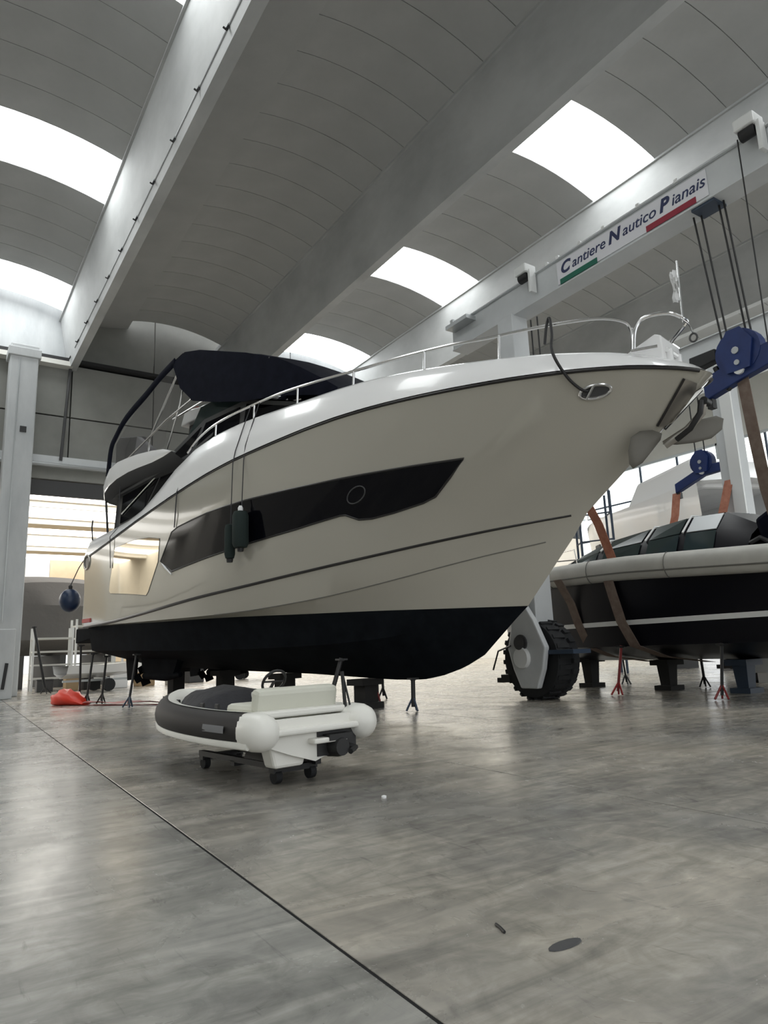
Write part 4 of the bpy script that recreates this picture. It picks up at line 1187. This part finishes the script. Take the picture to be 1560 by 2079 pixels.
# slings around it (port side visible)
strap([(12.15, 11.15, 2.55), (12.42, 11.05, 2.0), (12.50, 10.95, 1.5), (12.62, 10.8, 1.0), (13.1, 10.6, .78), (14.2, 10.4, .62)], .26, (0.1, 1, 0), 'brown lifting sling nearest the bow of the dark boat', 'slings around the dark boat', M['teak'])
strap([(12.20, 9.80, 2.55), (12.21, 9.70, 2.1), (12.22, 9.55, 1.5), (12.32, 9.35, 1.0), (12.9, 9.1, .76), (14.2, 8.9, .60)], .27, (0.1, 1, 0), 'brown lifting sling second from the bow across the white stripe', 'slings around the dark boat', M['teak'])
strap([(11.75, 10.15, 5.2), (11.95, 9.97, 4.2), (12.2, 9.87, 3.64), (12.48, 9.80, 2.80)], .25, (0.1, 1, 0), 'orange upper strap of the port sling beneath the anchor', 'orange straps of the lift', M['orange'])
strap([(17.05, 11.05, 5.05), (16.9, 11.08, 4.4), (16.5, 11.1, 3.6), (16.2, 11.1, 2.7)], .24, (0, 1, 0), 'orange sling hanging from the left end of the far spreader bar', 'orange straps of the lift', M['orange'])
strap([(17.05, 9.45, 5.3), (16.9, 9.6, 4.6), (16.6, 9.7, 3.8), (16.35, 9.75, 2.8)], .24, (0, 1, 0), 'orange sling hanging from the right end of the far spreader bar', 'orange straps of the lift', M['orange'])
strap([(10.88, 5.62, 5.25), (10.92, 5.60, 4.4), (11.0, 5.57, 3.4), (11.15, 5.52, 2.6), (12.0, 5.4, 1.2)], .20, (0.05, 1, 0), 'grey brown sling hanging straight below the large blue hoist block', 'slings around the dark boat', M['teak'])
# stands and blocks under the dark boat
GD = 'stands under the dark boat'
boat_stand((12.22, 9.83, 0), (12.40, 9.75, 1.02), 'thin stand with bright red foot under the dark boat', GD, M['redp2'], M['stand_red'], r=.03)
boat_stand((12.1, 7.45, 0), (12.32, 7.45, 1.0), 'thin stand with dark red foot near the right edge', GD, M['stand_red'], r=.03)
boat_stand((15.2, 11.9, 0), (15.0, 11.8, .82), 'thin grey stand on the far side left of the middle block', GD, M['grey_soft'], r=.022)
boat_stand((15.0, 9.6, 0), (14.8, 9.5, .80), 'leaning black stand on the far side right of the middle block', GD, M['black'], r=.03)
def db_block(x, y, ztop, label, m_):
    e = empty('keel_block', (x, y, 0), 0, label, 'keel block', 'keel blocks under the dark boat')
    MB().box((0, 0, .05), (.5, .42, .10)).build('foot', m_, e, 0)
    MB().box((0, 0, .10 + (ztop - .22) / 2), (.26, .24, ztop - .22), None, (1.25, 1.25)).build('post', m_, e, 0)
    MB().box((0, 0, ztop - .06), (.6, .46, .12)).build('cap', m_, e, 0)
db_block(14.35, 12.3, .74, 'dark keel block left of the red footed stand', M['timber'])
db_block(14.1, 9.9, .665, 'dark keel block in the middle under the dark boat', M['timber'])
db_block(13.9, 8.0, .66, 'dark blue keel block under the dark boat at right', M['stand_blue'])

# ================================================================== BACKGROUND THINGS
# white covered boat behind the lift
wbt = empty('covered_boat', (25.0, 17.6, 0), math.radians(68), 'large white boat behind the lift with grey pulpit at its bow', 'boat')
rings = []
for x in np.linspace(-6, 4.2, 14):
    t = max(0, (x + 1) / 5.2)
    w = 2.0 * max(0.02, 1 - t ** 2.2)
    rk = .35 * t
    rings.append([Vector((x + rk * 2.6, w, 6.2 + .1 * t)), Vector((x + rk * 1.6, w * .96, 4.6)), Vector((x + rk * .6, w * .85, 2.6)), Vector((x, w * .3, 1.6)), Vector((x, 0, 1.4)), Vector((x, -w * .3, 1.6)), Vector((x + rk * .6, -w * .85, 2.6)), Vector((x + rk * 1.6, -w * .96, 4.6)), Vector((x + rk * 2.6, -w, 6.2 + .1 * t))])
MB().grid(rings).build('hull', M['white'], wbt, 30)
MB().grid([[r[0], Vector((r[0].x, 0, r[0].z + .15)), r[8]] for r in rings]).build('deck', M['white'], wbt, 30)
MB().prism([(-5.5, 6.1), (-.5, 6.2), (-1.6, 7.2), (-5.0, 7.3)], -1.4, 1.4, lambda u, v, w: (u, w, v)).build('cabin', M['white'], wbt, 0, bevel=.15)
MB().box((1.3, 1.72, 5.1), (.55, .05, .18), (0, 0, -.18)).build('lettering_mark', M['dgrey'], wbt, 0)  # dark block standing in for illegible lettering on the hull
MB().box((1.0, 1.70, 3.9), (.40, .05, .14), (0, 0, -.12)).build('lettering_mark', M['dgrey'], wbt, 0)  # second stand-in for the illegible lettering
MB().tube([(2.2, 1.2, 6.3), (3.4, .9, 6.95), (5.0, .1, 7.0), (3.4, -.9, 6.95), (2.2, -1.2, 6.3)], .035, 6).build('pulpit', M['galv'], wbt)
for sx in (-4.5, -1.0):
    MB().box((sx, 0, .75), (.5, 1.2, 1.5)).build('cradle', M['dgrey'], wbt, 0)
# access scaffold verticals beyond the bow
sc = empty('scaffold_tower', (20.8, 16.2, 0), .4, 'slim grey scaffold beyond the yacht stem', 'scaffold')
for x, y in ((0, 0), (.75, .4), (0, 1.2), (.75, 1.6)):
    MB().tube([(x, y, 0), (x, y, 6.6)], .045, 8).build('pole', M['stand_blue'], sc)
for z in (1.2, 3.0, 4.8, 5.8):
    MB().tube([(0, 0, z), (.75, .4, z)], .03, 6).build('ledger', M['stand_blue'], sc)
    MB().tube([(0, 1.2, z), (.75, 1.6, z)], .03, 6).build('ledger', M['stand_blue'], sc)
    MB().tube([(0, 0, z), (0, 1.2, z)], .03, 6).build('ledger', M['stand_blue'], sc)
# far left: grey covered hull, white framed racks, odds and ends
gb = empty('shrouded_boat', (5.2, 38, 0), math.radians(200), 'large grey shrouded boat beyond the left opening', 'boat')
rings = []
for x in np.linspace(-4, 3.5, 12):
    t = max(0, (x - .5) / 3)
    w = 1.9 * max(.03, 1 - t ** 2)
    zt_ = 5.0 + .35 * (1 - ((x + .3) / 4) ** 2)
    rings.append([Vector((x, w, 2.2)), Vector((x, w, 3.8)), Vector((x, w * .55, zt_ - .35)), Vector((x, 0, zt_)), Vector((x, -w * .55, zt_ - .35)), Vector((x, -w, 3.8)), Vector((x, -w, 2.2)), Vector((x, 0, 1.5))])
MB().loft(rings).build('shroud', M['tarp'], gb, 30)
for sx in (-2.5, 0, 2.0):
    MB().box((sx, 0, .75), (.3, 2.6, 1.5)).build('cradle', M['dgrey'], gb, 0)
GR = 'white rack frames beyond the left opening'
for i, (x, y, h_, w) in enumerate(((4.6, 33.0, 2.6, 1.5), (6.4, 34.0, 3.0, 1.6), (7.8, 32.5, 4.2, 1.2))):
    rk = empty('storage_rack', (x, y, 0), .1 * i, ('low white rack frame nearest the column', 'white rack frame between column and yacht stern', 'tall white rack frame beside the yacht stern')[i], 'rack', GR)
    for a in (-w / 2, w / 2):
        for c in (-.4, .4):
            MB().box((a, c, h_ / 2), (.08, .08, h_)).build('upright', M['lift_white'], rk, 0)
    k = 0
    z = .5
    while z < h_:
        MB().box((0, 0, z), (w, .85, .07)).build('shelf', M['pale'], rk, 0)
        z += .55
BX = [(4.2, 31.6, .6, .5, .45, 'dgrey'), (5.1, 31.0, .5, .4, .7, 'brown'), (5.9, 31.4, .7, .5, .5, 'timber'), (7.0, 31.2, .6, .5, .8, 'white'), (8.2, 31.8, .7, .6, .55, 'brown'), (9.3, 31.4, .5, .5, .9, 'wtube'), (10.6, 32.5, .8, .6, .7, 'dgrey')]
LB = ['dark grey crate by the column foot', 'brown carton behind the red tarpaulin', 'black crate behind the yacht stern stand', 'white box behind the yacht rudder', 'brown carton behind the tender bow', 'off white drum box behind the keel blocks', 'dark grey crate far behind the tender wheel']
for (x, y, w, d, h_, m_), lb in zip(BX, LB):
    e = empty('storage_crate', (x, y, 0), rr.uniform(-.3, .3), lb, 'crate', 'crates beyond the opening')
    MB().box((0, 0, h_ / 2), (w, d, h_)).build('body', M[m_], e, 0, bevel=.03)
    MB().box((0, 0, h_ + .02), (w * 1.06, d * 1.06, .05)).build('lid', M[m_], e, 0, bevel=.01)
# white dinghy on low trailer
for i, (x, y, rz) in enumerate(((5.9, 29.2, .25), (13.2, 33.0, 2.6))):
    e = empty('dinghy', (x, y, 0), rz, ('white dinghy on a low trailer left of the yacht stern', 'white dinghy on a low trailer seen under the yacht keel')[i], 'boat', 'white dinghies on trailers')
    rings = []
    for xx in np.linspace(-1.6, 1.8, 9):
        t = max(0, xx / 1.8)
        w = .7 * max(.04, 1 - t ** 2.2)
        rings.append([Vector((xx, w, 1.0 + .1 * t)), Vector((xx, w * .8, .7)), Vector((xx, 0, .52 + .15 * t)), Vector((xx, -w * .8, .7)), Vector((xx, -w, 1.0 + .1 * t))])
    MB().grid(rings).build('hull', M['white'], e, 40)
    MB().grid([[r[0], r[4]] for r in rings]).build('cover', M['wtube'], e, 40)
    MB().box((-.1, 0, .42), (2.8, .08, .08)).box((0, 0, .46), (.1, 1.1, .1)).build('trailer_frame', M['galv'], e, 0)
    for s_ in (1, -1):
        MB().tube([(0, s_ * .55, .24), (0, s_ * .68, .24)], .24, 16).build('wheel', M['rubber'], e)
# leaning black prop by the column
boat_stand((3.95, 29.1, 0), (3.45, 29.4, 2.5), 'leaning black prop right of the column foot', 'props by the opening', M['black'], r=.05, spread=.2)

# ---- small marks on the floor
tag(MB().loft([[Vector((2.085 + .085 * math.cos(a) * s_, 2.03 + .03 * math.sin(a) * s_, z)) for a in np.linspace(0, 2 * PI, 13)[:-1]] for s_, z in ((1, .001), (.95, .006), (.5, .008))]).build('rubber_scrap', M['dgrey'], None, 40), 'small flat dark scrap lying on the near concrete floor', 'scrap')
tag(MB().tube([(1.985, 2.25, .006), (2.0, 2.29, .007), (2.012, 2.33, .006)], .006, 6).build('cable_offcut', M['black'], None, 40), 'tiny black offcut on the floor left of the dark scrap', 'scrap')
tag(MB().lathe([(.02, .0), (.02, .015), (.008, .02)], 12, (3.03, 4.71, 0)).build('bottle_cap', M['white'], None, 40), 'tiny white cap on the floor in front of the tender', 'cap')
